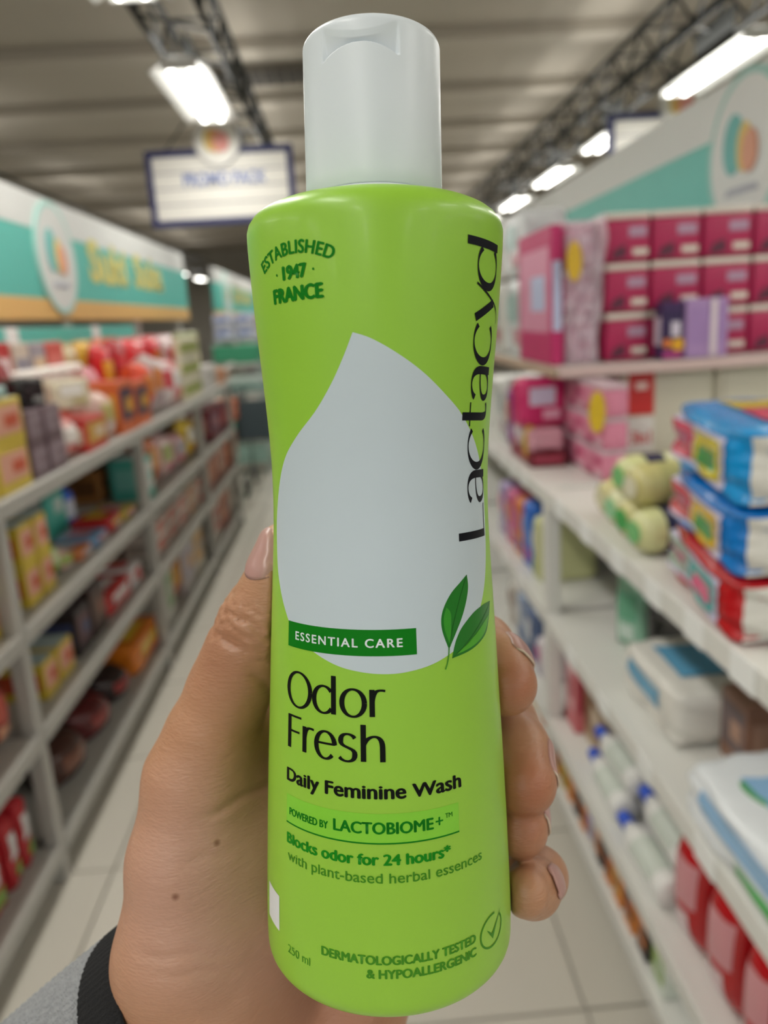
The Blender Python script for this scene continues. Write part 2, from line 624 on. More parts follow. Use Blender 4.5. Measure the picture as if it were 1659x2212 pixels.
def fascia(x, sg, y0, y1, zb, zs, label, discs=(), words=None, strip=None, teal=TEAL, white=M('d3d5d2', 0.5, 0.02)):  # default white is a darker copy, as lamps hang close to the left boards
    """zs: (orange bottom, orange top, teal top, white top)"""
    o = empty('fascia_board', (x, (y0 + y1) / 2, zb))
    tag(o, label, 'fascia board')
    L, oy = y1 - y0, (y0 + y1) / 2
    zo, zt, zw, ztop = zs
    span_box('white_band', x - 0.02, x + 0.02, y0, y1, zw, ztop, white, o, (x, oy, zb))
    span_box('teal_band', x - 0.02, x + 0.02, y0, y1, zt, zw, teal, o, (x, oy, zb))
    span_box('orange_band', x - 0.022, x + 0.022, y0, y1, zo, zt, ORANGE, o, (x, oy, zb))
    if strip:
        span_box('lower_teal_strip', x - 0.02, x + 0.02, y0, strip[3], strip[1], strip[2], TEAL, o, (x, oy, zb))
        span_box('lower_orange_strip', x - 0.02, x + 0.02, y0, strip[3], strip[0], strip[1], ORANGE, o, (x, oy, zb))
        for yy in strip[4]:
            span_box('strip_clip', x - 0.024, x + 0.024, yy - 0.06, yy + 0.06, strip[1], strip[2] + 0.002, BOARDW, o, (x, oy, zb))
    rot = math.pi / 2 * sg       # front (-Y) turned to the aisle
    for yy in np.arange(y0 + 0.2, y1, 1.37):
        span_box('post', x - sg * 0.02 - 0.015 - sg * 0.015, x - sg * 0.02 + 0.015 - sg * 0.015, yy - 0.02, yy + 0.02, zb, ztop - 0.05, SHELFW, o, (x, oy, zb))
    for (yy, zz, r) in discs:
        e = empty('emblem', (sg * 0.026, yy - oy, zz - zb), rot)
        e.parent = o
        link('emblem_disc', disc_mesh(r, 0.012, 64), e, white)
        link('emblem_ring', ring_mesh(r * 1.0, r * 1.10, 0.012, 64), e, M('a8d3ca', 0.5, 0.02))
        tl = [(-0.20 * r + 0.30 * r * math.cos(a), 0.08 * r + 0.42 * r * math.sin(a)) for a in np.linspace(0, 2 * math.pi, 32, endpoint=False)]
        link('emblem_leaf', poly_plate(tl, 0.004), e, M('6fbcb8', 0.5), loc=(-0.1 * r, -0.008, 0.06 * r))
        yl = [(0.2 * r * math.cos(a), 0.34 * r * math.sin(a)) for a in np.linspace(0, 2 * math.pi, 32, endpoint=False)]
        link('emblem_crescent', poly_plate(yl, 0.004), e, M('e2c46e', 0.5), loc=(0.04 * r, -0.010, 0.06 * r))
        link('emblem_petal', poly_plate([(a * 1.1, b * 0.85) for a, b in yl], 0.004), e, M('e0a082', 0.5), loc=(0.22 * r, -0.012, -0.02 * r))
        link('emblem_caption', poly_plate([(-0.5 * r, -0.05 * r), (0.5 * r, -0.05 * r), (0.4 * r, 0.05 * r), (-0.4 * r, 0.05 * r)], 0.003), e,
             M('b3b6c0', 0.5), loc=(0, -0.008, -0.52 * r))
    if words:
        for (yy, zz, w, hh, body) in words:
            link('lettering', flat_text(body, w, hh, 0.045), o, M('cfc874', 0.5, 0.03), loc=(sg * 0.0235, yy - oy, zz - zb), rz=rot)
    return o


pd = on_axis(113, 545, 0, -1.35)
fascia(-1.38, 1, 1.2, 7.1, 1.10, (1.585, 1.68, 1.985, 2.14), 'long teal, white and orange fascia board above the left rack',
       discs=[(3.95, 1.87, 0.235)], words=[(4.82, 1.90, 0.75, 0.235, 'Suki'), (5.78, 1.90, 0.8, 0.225, 'Suka')], strip=(1.44, 1.475, 1.55, 5.2, (3.3, 4.4)))
fascia(-1.38, 1, 8.7, 13.5, 1.0, (1.585, 1.68, 1.985, 2.14), 'second teal fascia board beyond the long one on the left',
       discs=[(9.5, 1.87, 0.235)], words=[(10.5, 1.90, 0.75, 0.235, 'Suki'), (11.5, 1.90, 0.8, 0.225, 'Suka')])
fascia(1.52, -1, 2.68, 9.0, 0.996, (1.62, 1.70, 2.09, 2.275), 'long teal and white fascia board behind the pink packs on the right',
       discs=[(2.95, 2.0, 0.25)], teal=M('76cdc2', 0.5, 0.03), white=BOARDW)  # lighter teal and white copies make up for weaker light on this side

# ------------------------------------------------------------------ goods: builders with the front facing local -Y, base at z = 0
_n = {}


def pouch_mesh(w, d, hh, u0=-1, u1=1, v0=0, v1=1, off=0.0, both=True, nu=10, nv=12):
    key = ('pouch', w, d, hh, u0, u1, v0, v1, off, both)
    if key in _cache:
        return _cache[key]

    def th(u, v):
        a = max(0.0, 1 - abs(u) ** 2.6) * max(0.0, 1 - abs(2 * v - 1) ** 3.2)
        return d * 0.5 * a ** 0.6 + 0.0006

    verts, faces = [], []
    for s in ((-1, 1) if both else (-1,)):
        b = len(verts)
        for j in range(nv + 1):
            v = v0 + (v1 - v0) * j / nv
            for i in range(nu + 1):
                u = u0 + (u1 - u0) * i / nu
                wr = 0.004 * math.sin(u * 9 + v * 5) * (1 - abs(2 * v - 1))
                pinch = 1 - 0.07 * (1 - abs(2 * v - 1)) ** 0.5
                verts.append((u * w / 2 * pinch, s * (th(u, v) + off + wr * 0.3), v * hh))
        for j in range(nv):
            for i in range(nu):
                q = b + j * (nu + 1) + i
                f = (q, q + 1, q + nu + 2, q + nu + 1)
                faces.append(f if s < 0 else f[::-1])
    bm = bmesh.new()
    bm.from_mesh(mesh_of(verts, faces))
    bmesh.ops.remove_doubles(bm, verts=bm.verts, dist=0.0015 if both else 1e-6)
    me = bpy.data.meshes.new('pouch')
    bm.to_mesh(me)
    bm.free()
    me.polygons.foreach_set('use_smooth', [True] * len(me.polygons))
    _cache[key] = me
    return me


def lat(prof, n=20):
    k = ('lat', tuple(prof), n)
    if k not in _cache:
        _cache[k] = lathe_mesh(prof, n)
    return _cache[k]


def band_mesh(r, z0, z1, a0=-80, a1=80, n=12):
    k = ('band', round(r, 4), round(z0, 4), round(z1, 4), a0, a1)
    if k not in _cache:
        v, f = [], []
        for i in range(n + 1):
            a = R(a0 + (a1 - a0) * i / n)
            v += [(r * math.sin(a), -r * math.cos(a), z0), (r * math.sin(a), -r * math.cos(a), z1)]
        for i in range(n):
            f.append((2 * i, 2 * i + 2, 2 * i + 3, 2 * i + 1))
        _cache[k] = mesh_of(v, f, 'band', True)
    return _cache[k]


def soft_point(face, u, v, w, d, hh, amp, off=0.0, n=9.0):
    """point on a plump bag: a rounded block whose skin is drawn into shallow folds"""
    D = {'front': (u, -1, v), 'back': (-u, 1, v), 'left': (-1, -u, v), 'right': (1, u, v), 'top': (u, v, 1), 'bottom': (u, -v, -1)}[face]
    s = (abs(D[0]) ** n + abs(D[1]) ** n + abs(D[2]) ** n) ** (1 / n)
    p = [D[0] / s, D[1] / s, D[2] / s]
    k = 1 + amp * (math.sin(5 * p[0] + 7 * p[2] + 3 * p[1]) + 0.7 * math.sin(11 * p[0] * p[2] + 9 * p[1]) + 0.5 * math.sin(17 * p[2] - 8 * p[0])) * (0.35 + abs(p[0] * p[2]) + abs(p[1] * p[2]))
    x, y, z = p[0] * (w / 2 * k + off), p[1] * (d / 2 * k + off), p[2] * (hh / 2 * (1 + (k - 1) * 0.4) + off)
    return x, y, max(0.0, z + hh / 2)


def soft_patch(face, u0, u1, v0, v1, w, d, hh, amp, off=0.0, nu=14, nv=14):
    key = ('soft', face, u0, u1, v0, v1, w, d, hh, amp, off)
    if key not in _cache:
        V = [soft_point(face, u0 + (u1 - u0) * i / nu, v0 + (v1 - v0) * j / nv, w, d, hh, amp, off) for j in range(nv + 1) for i in range(nu + 1)]
        f = [(j * (nu + 1) + i, j * (nu + 1) + i + 1, (j + 1) * (nu + 1) + i + 1, (j + 1) * (nu + 1) + i) for j in range(nv) for i in range(nu)]
        _cache[key] = mesh_of(V, f, 'print', True)
    return _cache[key]


def soft_body(w, d, hh, amp):
    key = ('softbody', w, d, hh, amp)
    if key not in _cache:
        bm = bmesh.new()
        for fc in ('front', 'back', 'left', 'right', 'top', 'bottom'):
            bm.from_mesh(soft_patch(fc, -1, 1, -1, 1, w, d, hh, amp, 0.0, 16, 16))
        bmesh.ops.remove_doubles(bm, verts=bm.verts, dist=1e-5)
        _cache[key] = from_bm(bm, 'bag', True)
    return _cache[key]


def rd(*a):
    return [round(x, 3) for x in a]


def build_goods(kind, name, w, d, hh, c, loc, rz):
    """c: list of hex colours: body, label, detail, extra"""
    w, d, hh = rd(w, d, hh)
    c = list(c) + [c[-1]] * 4
    gl = 0.25 if kind in ('pouch', 'puff', 'diaper', 'roll') else 0.45
    m = [M(x, gl, 0.06, 20) for x in c[:4]]
    if kind == 'box':
        o = link(name, box_mesh(w, d, hh, 0.003), None, m[0])
        link('front_print', box_mesh(w * 0.86, 0.002, hh * 0.62, 0.0004, z0=hh * 0.24), o, m[1], loc=(0, -d / 2, 0))
        link('badge', box_mesh(w * 0.4, 0.002, hh * 0.26, 0.0004, z0=hh * 0.4), o, m[2], loc=(w * 0.13, -d / 2 - 0.0015, 0))
        link('top_flap', box_mesh(w * 0.94, d * 0.92, 0.0016, 0.0004, z0=hh - 0.0004), o, m[3])
        link('side_print', box_mesh(0.002, d * 0.8, hh * 0.5, 0.0004, z0=hh * 0.25), o, m[2], loc=(w / 2, 0, 0))
        link('side_print', box_mesh(0.002, d * 0.8, hh * 0.5, 0.0004, z0=hh * 0.25), o, m[2], loc=(-w / 2, 0, 0))
    elif kind == 'pouch':
        o = link(name, pouch_mesh(w, d, hh), None, m[0])
        link('label', pouch_mesh(w, d, hh, -0.72, 0.72, 0.42, 0.78, 0.0012, False), o, m[1])
        link('badge', pouch_mesh(w, d, hh, -0.5, 0.5, 0.14, 0.36, 0.0012, False), o, m[2])
        link('crimp', box_mesh(w * 0.92, 0.003, hh * 0.05, 0.0005, z0=hh * 0.955), o, m[3])
    elif kind == 'bottle':
        r = min(w, d) / 2
        o = link(name, lat(((r * 0.9, 0), (r, 0.006), (r, hh * 0.62), (r * 0.8, hh * 0.72), (r * 0.42, hh * 0.80), (r * 0.4, hh * 0.84))), None, m[0])
        link('cap', lat(((r * 0.48, hh * 0.84), (r * 0.48, hh * 0.985), (r * 0.40, hh))), o, m[2])
        link('label', band_mesh(r + 0.0008, hh * 0.14, hh * 0.55), o, m[1])
    elif kind == 'jar':
        r = min(w, d) / 2
        o = link(name, lat(((r * 0.92, 0), (r, 0.008), (r, hh * 0.76), (r * 0.88, hh * 0.82))), None, m[0])
        link('lid', lat(((r * 0.93, hh * 0.82), (r * 0.93, hh * 0.97), (r * 0.85, hh))), o, m[2])
        link('label', band_mesh(r + 0.0008, hh * 0.2, hh * 0.66), o, m[1])
    elif kind == 'can':
        r = min(w, d) / 2
        o = link(name, lat(((r * 0.92, 0), (r, 0.004), (r, hh - 0.006), (r * 0.94, hh - 0.002), (r * 0.9, hh - 0.004))), None, m[2])
        link('label', band_mesh(r + 0.0008, hh * 0.06, hh * 0.92, -180, 180, 24), o, m[0])
        link('badge', band_mesh(r + 0.0016, hh * 0.3, hh * 0.7, -50, 50), o, m[1])
    elif kind == 'puff':
        A = 0.018
        o = link(name, soft_body(w, d, hh, A), None, m[0])
        link('label', soft_patch('front', -0.62, 0.5, -0.1, 0.6, w, d, hh, A, 0.0030), o, m[1])
        link('badge', soft_patch('front', -0.05, 0.72, -0.66, -0.28, w, d, hh, A, 0.0030), o, m[2])
        link('top_label', soft_patch('top', -0.55, 0.45, -0.5, 0.5, w, d, hh, A, 0.0030), o, m[1])
    elif kind == 'rolls':      # shrink-wrapped tissue pack: printed front, cream edge band, two corner patches, rolls showing on top
        o = link(name, box_mesh(w, d, hh * 0.86, 0.012, 3), None, m[0])
        link('cream_band', box_mesh(w * 0.985, d * 0.985, hh * 0.145, 0.008, 2, z0=hh * 0.85), o, m[1])
        link('logo_patch', box_mesh(w * 0.4, 0.003, hh * 0.2, 0.001, z0=hh * 0.5), o, m[2], loc=(w * 0.2, -d / 2, 0))
        link('price_patch', box_mesh(w * 0.34, 0.003, hh * 0.14, 0.001, z0=hh * 0.13), o, m[1], loc=(w * 0.26, -d / 2, 0))
        tri = poly_plate([(-w * 0.3, 0), (w * 0.05, hh * 0.05), (w * 0.02, hh * 0.3), (-w * 0.22, hh * 0.2)], 0.003)
        link('roll_picture', tri, o, m[3], loc=(-w * 0.1, -d / 2 - 0.001, hh * 0.06))
    elif kind == 'diaper':     # plump bag: printed sides and top, plain white gusset end
        A = 0.022
        o = link(name, soft_body(w, d, hh, A), None, m[0])
        sp = lambda nm, fc, u0, u1, v0, v1, mt, of: link(nm, soft_patch(fc, u0, u1, v0, v1, w, d, hh, A, of), o, mt)
        sp('gusset', 'right', -0.84, 0.84, -0.9, 0.80, M('dcdbd2', 0.4, 0.03), 0.0030)
        sp('panel_border', 'front', -0.90, 0.74, -0.66, 0.62, M('c9c4dc', 0.35, 0.04), 0.0028)
        sp('left_panel', 'front', -0.84, -0.14, -0.52, 0.48, m[1], 0.0036)
        sp('right_panel', 'front', -0.10, 0.66, -0.52, 0.48, m[2], 0.0036)
        sp('print_block', 'front', 0.05, 0.54, -0.34, 0.12, m[3], 0.0044)
        sp('print_strip', 'front', -0.74, -0.26, -0.1, 0.25, M('b05a78', 0.35, 0.1, 90), 0.0044)
        sp('top_panel', 'top', -0.55, -0.08, -0.55, 0.3, m[2], 0.0030)
        sp('top_panel', 'top', -0.04, 0.66, -0.55, 0.35, m[1], 0.0030)
    elif kind == 'roll':       # round wrapped bundle lying on its side, ends to the aisle
        r = hh / 2
        me = lat(((r * 0.3, 0), (r * 0.8, 0.006), (r, 0.03), (r, d - 0.03), (r * 0.8, d - 0.006), (r * 0.3, d)))
        k = ('rolled', me.name)
        if k not in _cache:
            m2 = me.copy()
            m2.transform(Matrix.Translation((0, d / 2, r)) @ Matrix.Rotation(math.pi / 2, 4, 'X'))
            _cache[k] = m2
        o = link(name, _cache[k], None, m[0])
        lb = ('rl', round(r, 3))
        if lb not in _cache:
            _cache[lb] = poly_plate([(0.62 * r * math.cos(a), 0.5 * r * math.sin(a)) for a in np.linspace(0, 2 * math.pi, 20, endpoint=False)], 0.003)
        link('end_label', _cache[lb], o, m[1], loc=(0, -d / 2 - 0.0005, r))
        sb = ('rb', round(r, 3), d)
        if sb not in _cache:
            b = band_mesh(r + 0.001, -d * 0.15, d * 0.15, -180, 180, 20).copy()
            b.transform(Matrix.Translation((0, 0, r)) @ Matrix.Rotation(math.pi / 2, 4, 'X'))
            _cache[sb] = b
        link('wrap_band', _cache[sb], o, m[2])
    o.location = loc
    o.rotation_euler = (0, 0, rz)
    return o


NOUN = {'box': 'carton', 'pouch': 'pouch', 'bottle': 'bottle', 'jar': 'jar', 'can': 'can', 'puff': 'pack', 'rolls': 'tissue_pack',
        'diaper': 'diaper_pack', 'roll': 'wrapped_roll'}
_count = {}


def goods(kind, desc, place, w, d, hh, cols, loc, rz, cat=None, name=None, group=None):
    _count[place] = _count.get(place, 0) + 1
    o = build_goods(kind, name or NOUN[kind], w, d, hh, cols, loc, rz)
    n = _count[place]
    tag(o, f'{desc}, {ordn(n)} {place}', cat or NOUN[kind].replace('_', ' '), group)
    return o


def shelf_row(side, X, Z, d, place, items, group):
    """items: (px0, px1, py_top, kind, description, colours[, stack]) measured along the shelf front"""
    rz = math.pi / 2 if side < 0 else -math.pi / 2
    for it in items:
        p0, p1, pt, kind, desc, cols = it[:6]
        n = it[6] if len(it) > 6 else 1
        ya, yb = sorted((y_at(p0, X, Z), y_at(p1, X, Z)))
        ym = (ya + yb) / 2
        hh = pt if pt < 3 else max(0.04, z_at(pt, X, ym) - Z) / n
        w = (yb - ya) - 0.012
        dd = min(d, max(0.05, w * 1.6)) if kind in ('bottle', 'jar', 'can') else d
        if kind in ('bottle', 'jar', 'can'):
            k = max(1, round(w / max(0.06, hh * 0.5)))
        else:
            k = 1
        ww = w / k
        for s in range(n):
            for q in range(k):
                yy = ya + 0.006 + ww * (q + 0.5)
                rr = min(ww - 0.004, dd) if kind in ('bottle', 'jar', 'can') else dd
                xx = X + side * rr / 2
                goods(kind, desc, place, ww - 0.004, rr, hh - 0.001, cols, (xx, yy, Z + 0.001 + s * hh), rz + random.uniform(-0.02, 0.02), group=group)

# ------------------------------------------------------------------ goods on the left racks (near to far along each row)
YEL = ('cdb43c', 'd8a08a', 'c2502e', 'a9bab8')
PUR = ('6b555c', '8f7e86', '7a666e', '54434a')
G1 = 'goods on the left rack'
pl = 'from camera, front row, left rack top deck'
shelf_row(-1, -0.93, 1.10, 0.16, pl, [
    (-60, 4, 0.125, 'box', 'yellow carton with pink print', YEL, 2),
    (5, 75, 0.125, 'box', 'yellow carton with pink print', YEL, 2),
    (79, 113, 0.10, 'box', 'dark purple striped carton', PUR, 2),
    (115, 150, 0.10, 'box', 'dark purple striped carton', PUR, 2),
    (152, 190, 900, 'pouch', 'pink and white pouch', ('d8a8a4', 'e6e0d8', 'c05a50')),
    (192, 236, 900, 'box', 'red and yellow framed carton', ('b9342c', 'c99a40', 'd8c8b0', 'b03028')),
    (238, 266, 845, 'pouch', 'beige and olive pouch', ('cdb0a4', 'b5a86a', 'd8ccc0')),
    (268, 298, 822, 'box', 'orange carton with dark purple print', ('c8602a', '4a3046', 'd8a030', 'b84838')),
    (300, 330, 822, 'box', 'orange carton with dark purple print', ('c8602a', '4a3046', 'd8a030', 'b84838')),
    (332, 350, 780, 'pouch', 'tall red and orange pouch', ('cf4a2e', 'c87838', 'a8a0a4')),
    (351, 368, 765, 'pouch', 'tall grey and orange pouch', ('b8a4a0', 'c87838', '9a8890')),
    (369, 386, 775, 'pouch', 'white and red pouch', ('d8c8c8', 'c83040', 'e0dcd8')),
    (387, 404, 775, 'pouch', 'pink and white pouch', ('d8a0a0', 'e0dcd8', 'c86a50')),
    (405, 440, 0.12, 'can', 'cream and green can', ('cfc8a8', '8e9a50', 'd8d8d0'), 3),
    (441, 470, 790, 'box', 'grey and white carton', ('c4c0bc', 'd8d4d0', '9a948e', 'c9c5c0')),
    (471, 487, 795, 'box', 'orange and brown carton', ('d09a76', 'c07840', '9a5a34', 'd8b090')),
    (488, 500, 795, 'box', 'pale grey carton', ('b8b4ae', 'd0a080', '8a847e', 'c9c5c0'))], G1)
pl = 'from camera, middle row, left rack top deck'
shelf_row(-1, -1.105, 1.10, 0.11, pl, [
    (-40, 0, 765, 'pouch', 'red and white pouch', ('b83030', 'b02428', 'dcc8c4')),
    (2, 36, 768, 'pouch', 'red and yellow pouch', ('b42a2c', 'c23a34', 'c8a040')),
    (38, 72, 765, 'pouch', 'maroon and white pouch', ('8a2428', 'a83236', 'd8c8c4')),
    (84, 212, 792, 'jar', 'red jar with white lid', ('b02c30', 'd07468', 'ebe4dc')),
    (214, 242, 792, 'pouch', 'pink and cream pouch', ('d09098', 'dccfc0', 'c86060')),
    (244, 272, 742, 'pouch', 'glossy red bag with yellow print', ('c4181e', 'd8a030', 'e4dada')),
    (273, 302, 728, 'pouch', 'glossy dark red bag', ('a81420', 'd03038', 'e0b040')),
    (303, 345, 728, 'pouch', 'bright red bag with white badge', ('d81a28', 'c83a40', 'ecdede')),
    (346, 372, 724, 'pouch', 'red and orange bag', ('d02030', 'e07a40', 'e8dada')),
    (373, 402, 722, 'pouch', 'white and red bag', ('dcc4c4', 'd03040', 'c02030')),
    (404, 440, 0.13, 'can', 'green and cream can', ('a8b068', 'd8d0b0', 'd8d8d0'), 3)], G1)
pl = 'from camera, back row, left rack top deck'
shelf_row(-1, -1.225, 1.10, 0.10, pl, [
    (-20, 62, 742, 'box', 'red and white carton', ('b42a2a', 'e0d0d0', 'c8a030', 'a82424')),
    (64, 98, 742, 'box', 'beige and grey carton', ('c8b8a8', '8a8490', 'd8b080', 'c9bcb0')),
    (99, 130, 742, 'box', 'grey and tan carton', ('9c949c', 'd0b494', 'b8a8a0', 'a8a0a0')),
    (132, 165, 738, 'box', 'coral red carton', ('c85a50', 'd87a70', 'b84038', 'd08078')),
    (167, 205, 744, 'pouch', 'cream and olive pouch', ('c0b088', 'a8a058', 'd8d0c0')),
    (207, 240, 734, 'pouch', 'yellow pouch with violet print', ('cfa638', 'a87888', 'd8c8c8')),
    (242, 275, 730, 'pouch', 'orange and red pouch', ('d0602c', 'b82028', 'e0c0a0')),
    (277, 330, 738, 'pouch', 'dark red pouch', ('9c1a20', 'c8404a', 'd8a8a0')),
    (332, 395, 734, 'pouch', 'pink and red pouch', ('d0505c', 'e0b8b8', 'b82030'))], G1)
# packs lying on the purple cartons and on top of the yellow ones
goods('puff', 'small black pack with white print', 'lying on purple cartons of left rack', 0.10, 0.10, 0.085, ('151314', '2a2828', '8a8a88'), (-1.0, 2.42, 1.3035), math.pi / 2 - 0.5)
goods('puff', 'cream and white shiny pack', 'on the red and yellow carton of left rack', 0.15, 0.09, 0.10, ('d8ceb4', 'ece8e0', 'b8a878'), (-0.985, 2.74, 1.262), math.pi / 2 - 0.6)
goods('box', 'flat grey tray', 'on top of yellow cartons, left rack', 0.22, 0.15, 0.03, ('b8c0c0', '6ab0a4', 'd0d4d4', 'c2c8c8'), (-1.01, 2.06, 1.353), math.pi / 2)

pl = 'from camera, front row, left second shelf'
shelf_row(-1, -0.95, 0.755, 0.16, pl, [
    (-60, 10, 0.12, 'box', 'yellow carton with pink print', YEL, 2),
    (66, 98, 0.12, 'box', 'yellow carton with pink print', YEL, 2),
    (99, 126, 0.12, 'box', 'yellow carton with pink print', YEL, 2),
    (128, 142, 1165, 'pouch', 'bright green pouch', ('6fae2e', 'cfe0b0', '3f7a20')),
    (144, 172, 1185, 'pouch', 'pale pink and green pouch', ('d8b4a4', '9ab05a', 'e0d0c8')),
    (176, 204, 1180, 'puff', 'small orange and grey pack', ('d0814e', 'b0aeb4', 'e0d8d0')),
    (207, 238, 1150, 'puff', 'small blue and pink pack', ('7aa0c8', 'c88a90', 'e0d8d0')),
    (241, 268, 1112, 'puff', 'red shiny pack', ('c03030', 'd8b040', 'e0d0d0')),
    (270, 298, 1098, 'puff', 'yellow and pink pack', ('cdb446', 'd08090', 'e0d0d0')),
    (322, 338, 985, 'box', 'slim teal and white carton', ('4fb0a0', 'd8dcd8', '7ac4b8', 'c8d8d4')),
    (340, 362, 940, 'pouch', 'orange brown pouch', ('b8602c', 'd8a070', '803a1c')),
    (364, 390, 938, 'pouch', 'pale pink and green bag', ('d8b8b4', 'a8b070', 'c86070')),
    (392, 414, 935, 'pouch', 'pink and grey bag', ('c89a9c', 'b0a8ac', 'c04a60')),
    (416, 433, 905, 'pouch', 'tall yellow and white pouch', ('d8b82e', 'e8e4d8', 'c88030')),
    (434, 450, 900, 'pouch', 'brown and yellow pouch', ('b89050', 'd8c060', 'e0d8c8')),
    (457, 480, 880, 'box', 'maroon and purple carton', ('7c2430', '6a4058', 'c08080', '8a3a40')),
    (481, 500, 870, 'box', 'purple and red carton', ('7a3a48', 'b04040', 'c8a0a0', '8a4a50')),
    (501, 516, 864, 'box', 'orange and red carton', ('d0703a', 'c04a34', 'e0a878', 'd88a5a'))], G1)
pl = 'from camera, back row, left second shelf'
shelf_row(-1, -1.17, 0.755, 0.13, pl, [
    (108, 150, 1040, 'box', 'teal carton', ('3fa898', '59b8a8', 'c8d8d0', '62b8aa')),
    (154, 176, 1035, 'bottle', 'blue bottle', ('2f5fc8', 'd8dce8', '3a78d8')),
    (216, 240, 1015, 'box', 'brown carton', ('9c6a34', 'b8844a', '6a4420', 'a8783e')),
    (242, 264, 1010, 'box', 'teal carton', ('3fa898', '59b8a8', 'c08a50', '62b8aa')),
    (266, 300, 1015, 'box', 'teal and orange carton', ('4a9c8e', 'c08a50', '3fa898', '62b8aa'))], G1)
pl = 'from camera, front row, left third shelf'
shelf_row(-1, -0.95, 0.465, 0.16, pl, [
    (-60, 0, 0.2, 'pouch', 'orange red pouch', ('c8502e', 'd89060', 'a83020')),
    (3, 50, 0.2, 'pouch', 'dark red pouch', ('8a3028', 'b8584a', 'd8a080')),
    (104, 134, 0.115, 'box', 'yellow carton with pink print', YEL),
    (136, 166, 0.115, 'box', 'yellow carton with pink print', YEL),
    (176, 205, 0.16, 'box', 'black and maroon carton', ('2c2426', '5a3a40', '3f4a70', '3a3032')),
    (208, 236, 0.18, 'box', 'dark brown carton', ('3a2a28', '5c4238', '8a5a48', '4a3632')),
    (240, 290, 0.09, 'puff', 'red shiny bag', ('b82a2c', 'e0d8d8', 'd06060')),
    (290, 312, 0.09, 'puff', 'white and red shiny bag', ('e2dede', 'c02a30', 'c83a40')),
    (345, 368, 0.085, 'box', 'small white carton with red print', ('d8d0c8', 'c85a40', 'a8a098', 'd8d4cc'), 2),
    (370, 390, 0.085, 'box', 'small grey carton with red print', ('b8b0a8', 'c06048', '807870', 'c4beb6'), 2),
    (392, 410, 0.085, 'box', 'small white carton with red print', ('d8d0c8', 'c85a40', 'a8a098', 'd8d4cc'), 2),
    (412, 428, 0.085, 'box', 'small cream carton with orange print', ('d0c4b0', 'c87840', 'a8a098', 'd8d0c0'), 2),
    (430, 446, 0.085, 'box', 'small white carton with red print', ('d8d0c8', 'c85a40', 'a8a098', 'd8d4cc'), 2),
    (454, 472, 0.2, 'box', 'brown red carton', ('9c4a34', 'c08060', 'b05a40', 'a85a44')),
    (474, 492, 0.2, 'box', 'dusty red carton', ('b06a58', 'c89a84', '8a3c2c', 'b87866')),
    (494, 514, 0.22, 'box', 'vivid orange carton', ('cf5a2a', 'd88a5a', 'a83c1c', 'd87a4e'))], G1)
pl = 'from camera, back row, left third shelf'
shelf_row(-1, -1.17, 0.465, 0.13, pl, [
    (110, 190, 0.22, 'pouch', 'blue and white pouch', ('34508e', 'c0c4d0', 'a83a40')),
    (196, 268, 0.2, 'box', 'orange carton', ('cf8a34', 'd8a85a', '9c5a20', 'd8a050')),
    (275, 300, 0.2, 'box', 'black carton', ('262022', '4a3a38', '7a5a40', '30282a'))], G1)
pl = 'from camera, front row, left bottom shelf'
RED = ('b0242c', 'd8d4d4', '7a9a40', '9c1c24')
shelf_row(-1, -0.95, 0.12, 0.18, pl, [
    (-190, -112, 0.2, 'puff', 'red pack with white oval', RED),
    (-108, -38, 0.2, 'puff', 'red pack with white oval', RED),
    (-34, 28, 0.2, 'puff', 'red pack with white oval', RED),
    (32, 56, 0.2, 'puff', 'red pack with white oval', RED),
    (60, 82, 0.2, 'puff', 'red pack with white oval', RED),
    (155, 210, 0.13, 'pouch', 'dark brown pouch', ('4a2e26', '7a5040', '2c1c18')),
    (214, 258, 0.12, 'pouch', 'maroon pouch', ('5c1e20', '8a3c38', '3a1414')),
    (262, 296, 0.11, 'pouch', 'black pouch with red print', ('2a1a1a', '8a2a2a', '4a2a28')),
    (300, 352, 0.13, 'puff', 'orange and yellow shiny bag', ('d87a20', 'e0b83a', 'c85a1c')),
    (366, 384, 0.27, 'box', 'white and green slim carton', ('d0d0c8', '7a9a6a', 'b8b8b0', 'd8d8d0')),
    (386, 402, 0.27, 'pouch', 'tall orange brown pouch', ('b0601e', 'c89030', '803c14')),
    (404, 424, 0.27, 'box', 'lilac and white carton', ('ccc4c4', 'a8a0b0', 'd0a060', 'd4cece')),
    (426, 444, 0.27, 'box', 'cream carton with orange patch', ('d0c8bc', 'c89a50', 'a8a098', 'd4cec4')),
    (466, 480, 0.25, 'box', 'white and red carton', ('c8c0b8', 'b05a48', 'a09890', 'd0c8c0')),
    (482, 498, 0.27, 'box', 'red brown carton', ('9a4630', 'c07a58', '6a2c1c', 'a85a44')),
    (500, 515, 0.27, 'box', 'grey carton', ('a8a098', 'c8c0b8', '787068', 'b4aca4'))], G1)
pl = 'from camera, back row, left bottom shelf'
shelf_row(-1, -1.17, 0.12, 0.13, pl, [
    (60, 130, 0.24, 'pouch', 'dark green pouch', ('2c4a2c', '4a7a3c', 'b03030')),
    (262, 290, 0.22, 'puff', 'grey basket-like pack', ('8e8e8a', 'c0c0bc', '5a5a58')),
    (292, 318, 0.22, 'puff', 'blue and grey pack', ('4a88a0', 'a8b8bc', '5a6a70'))], G1)

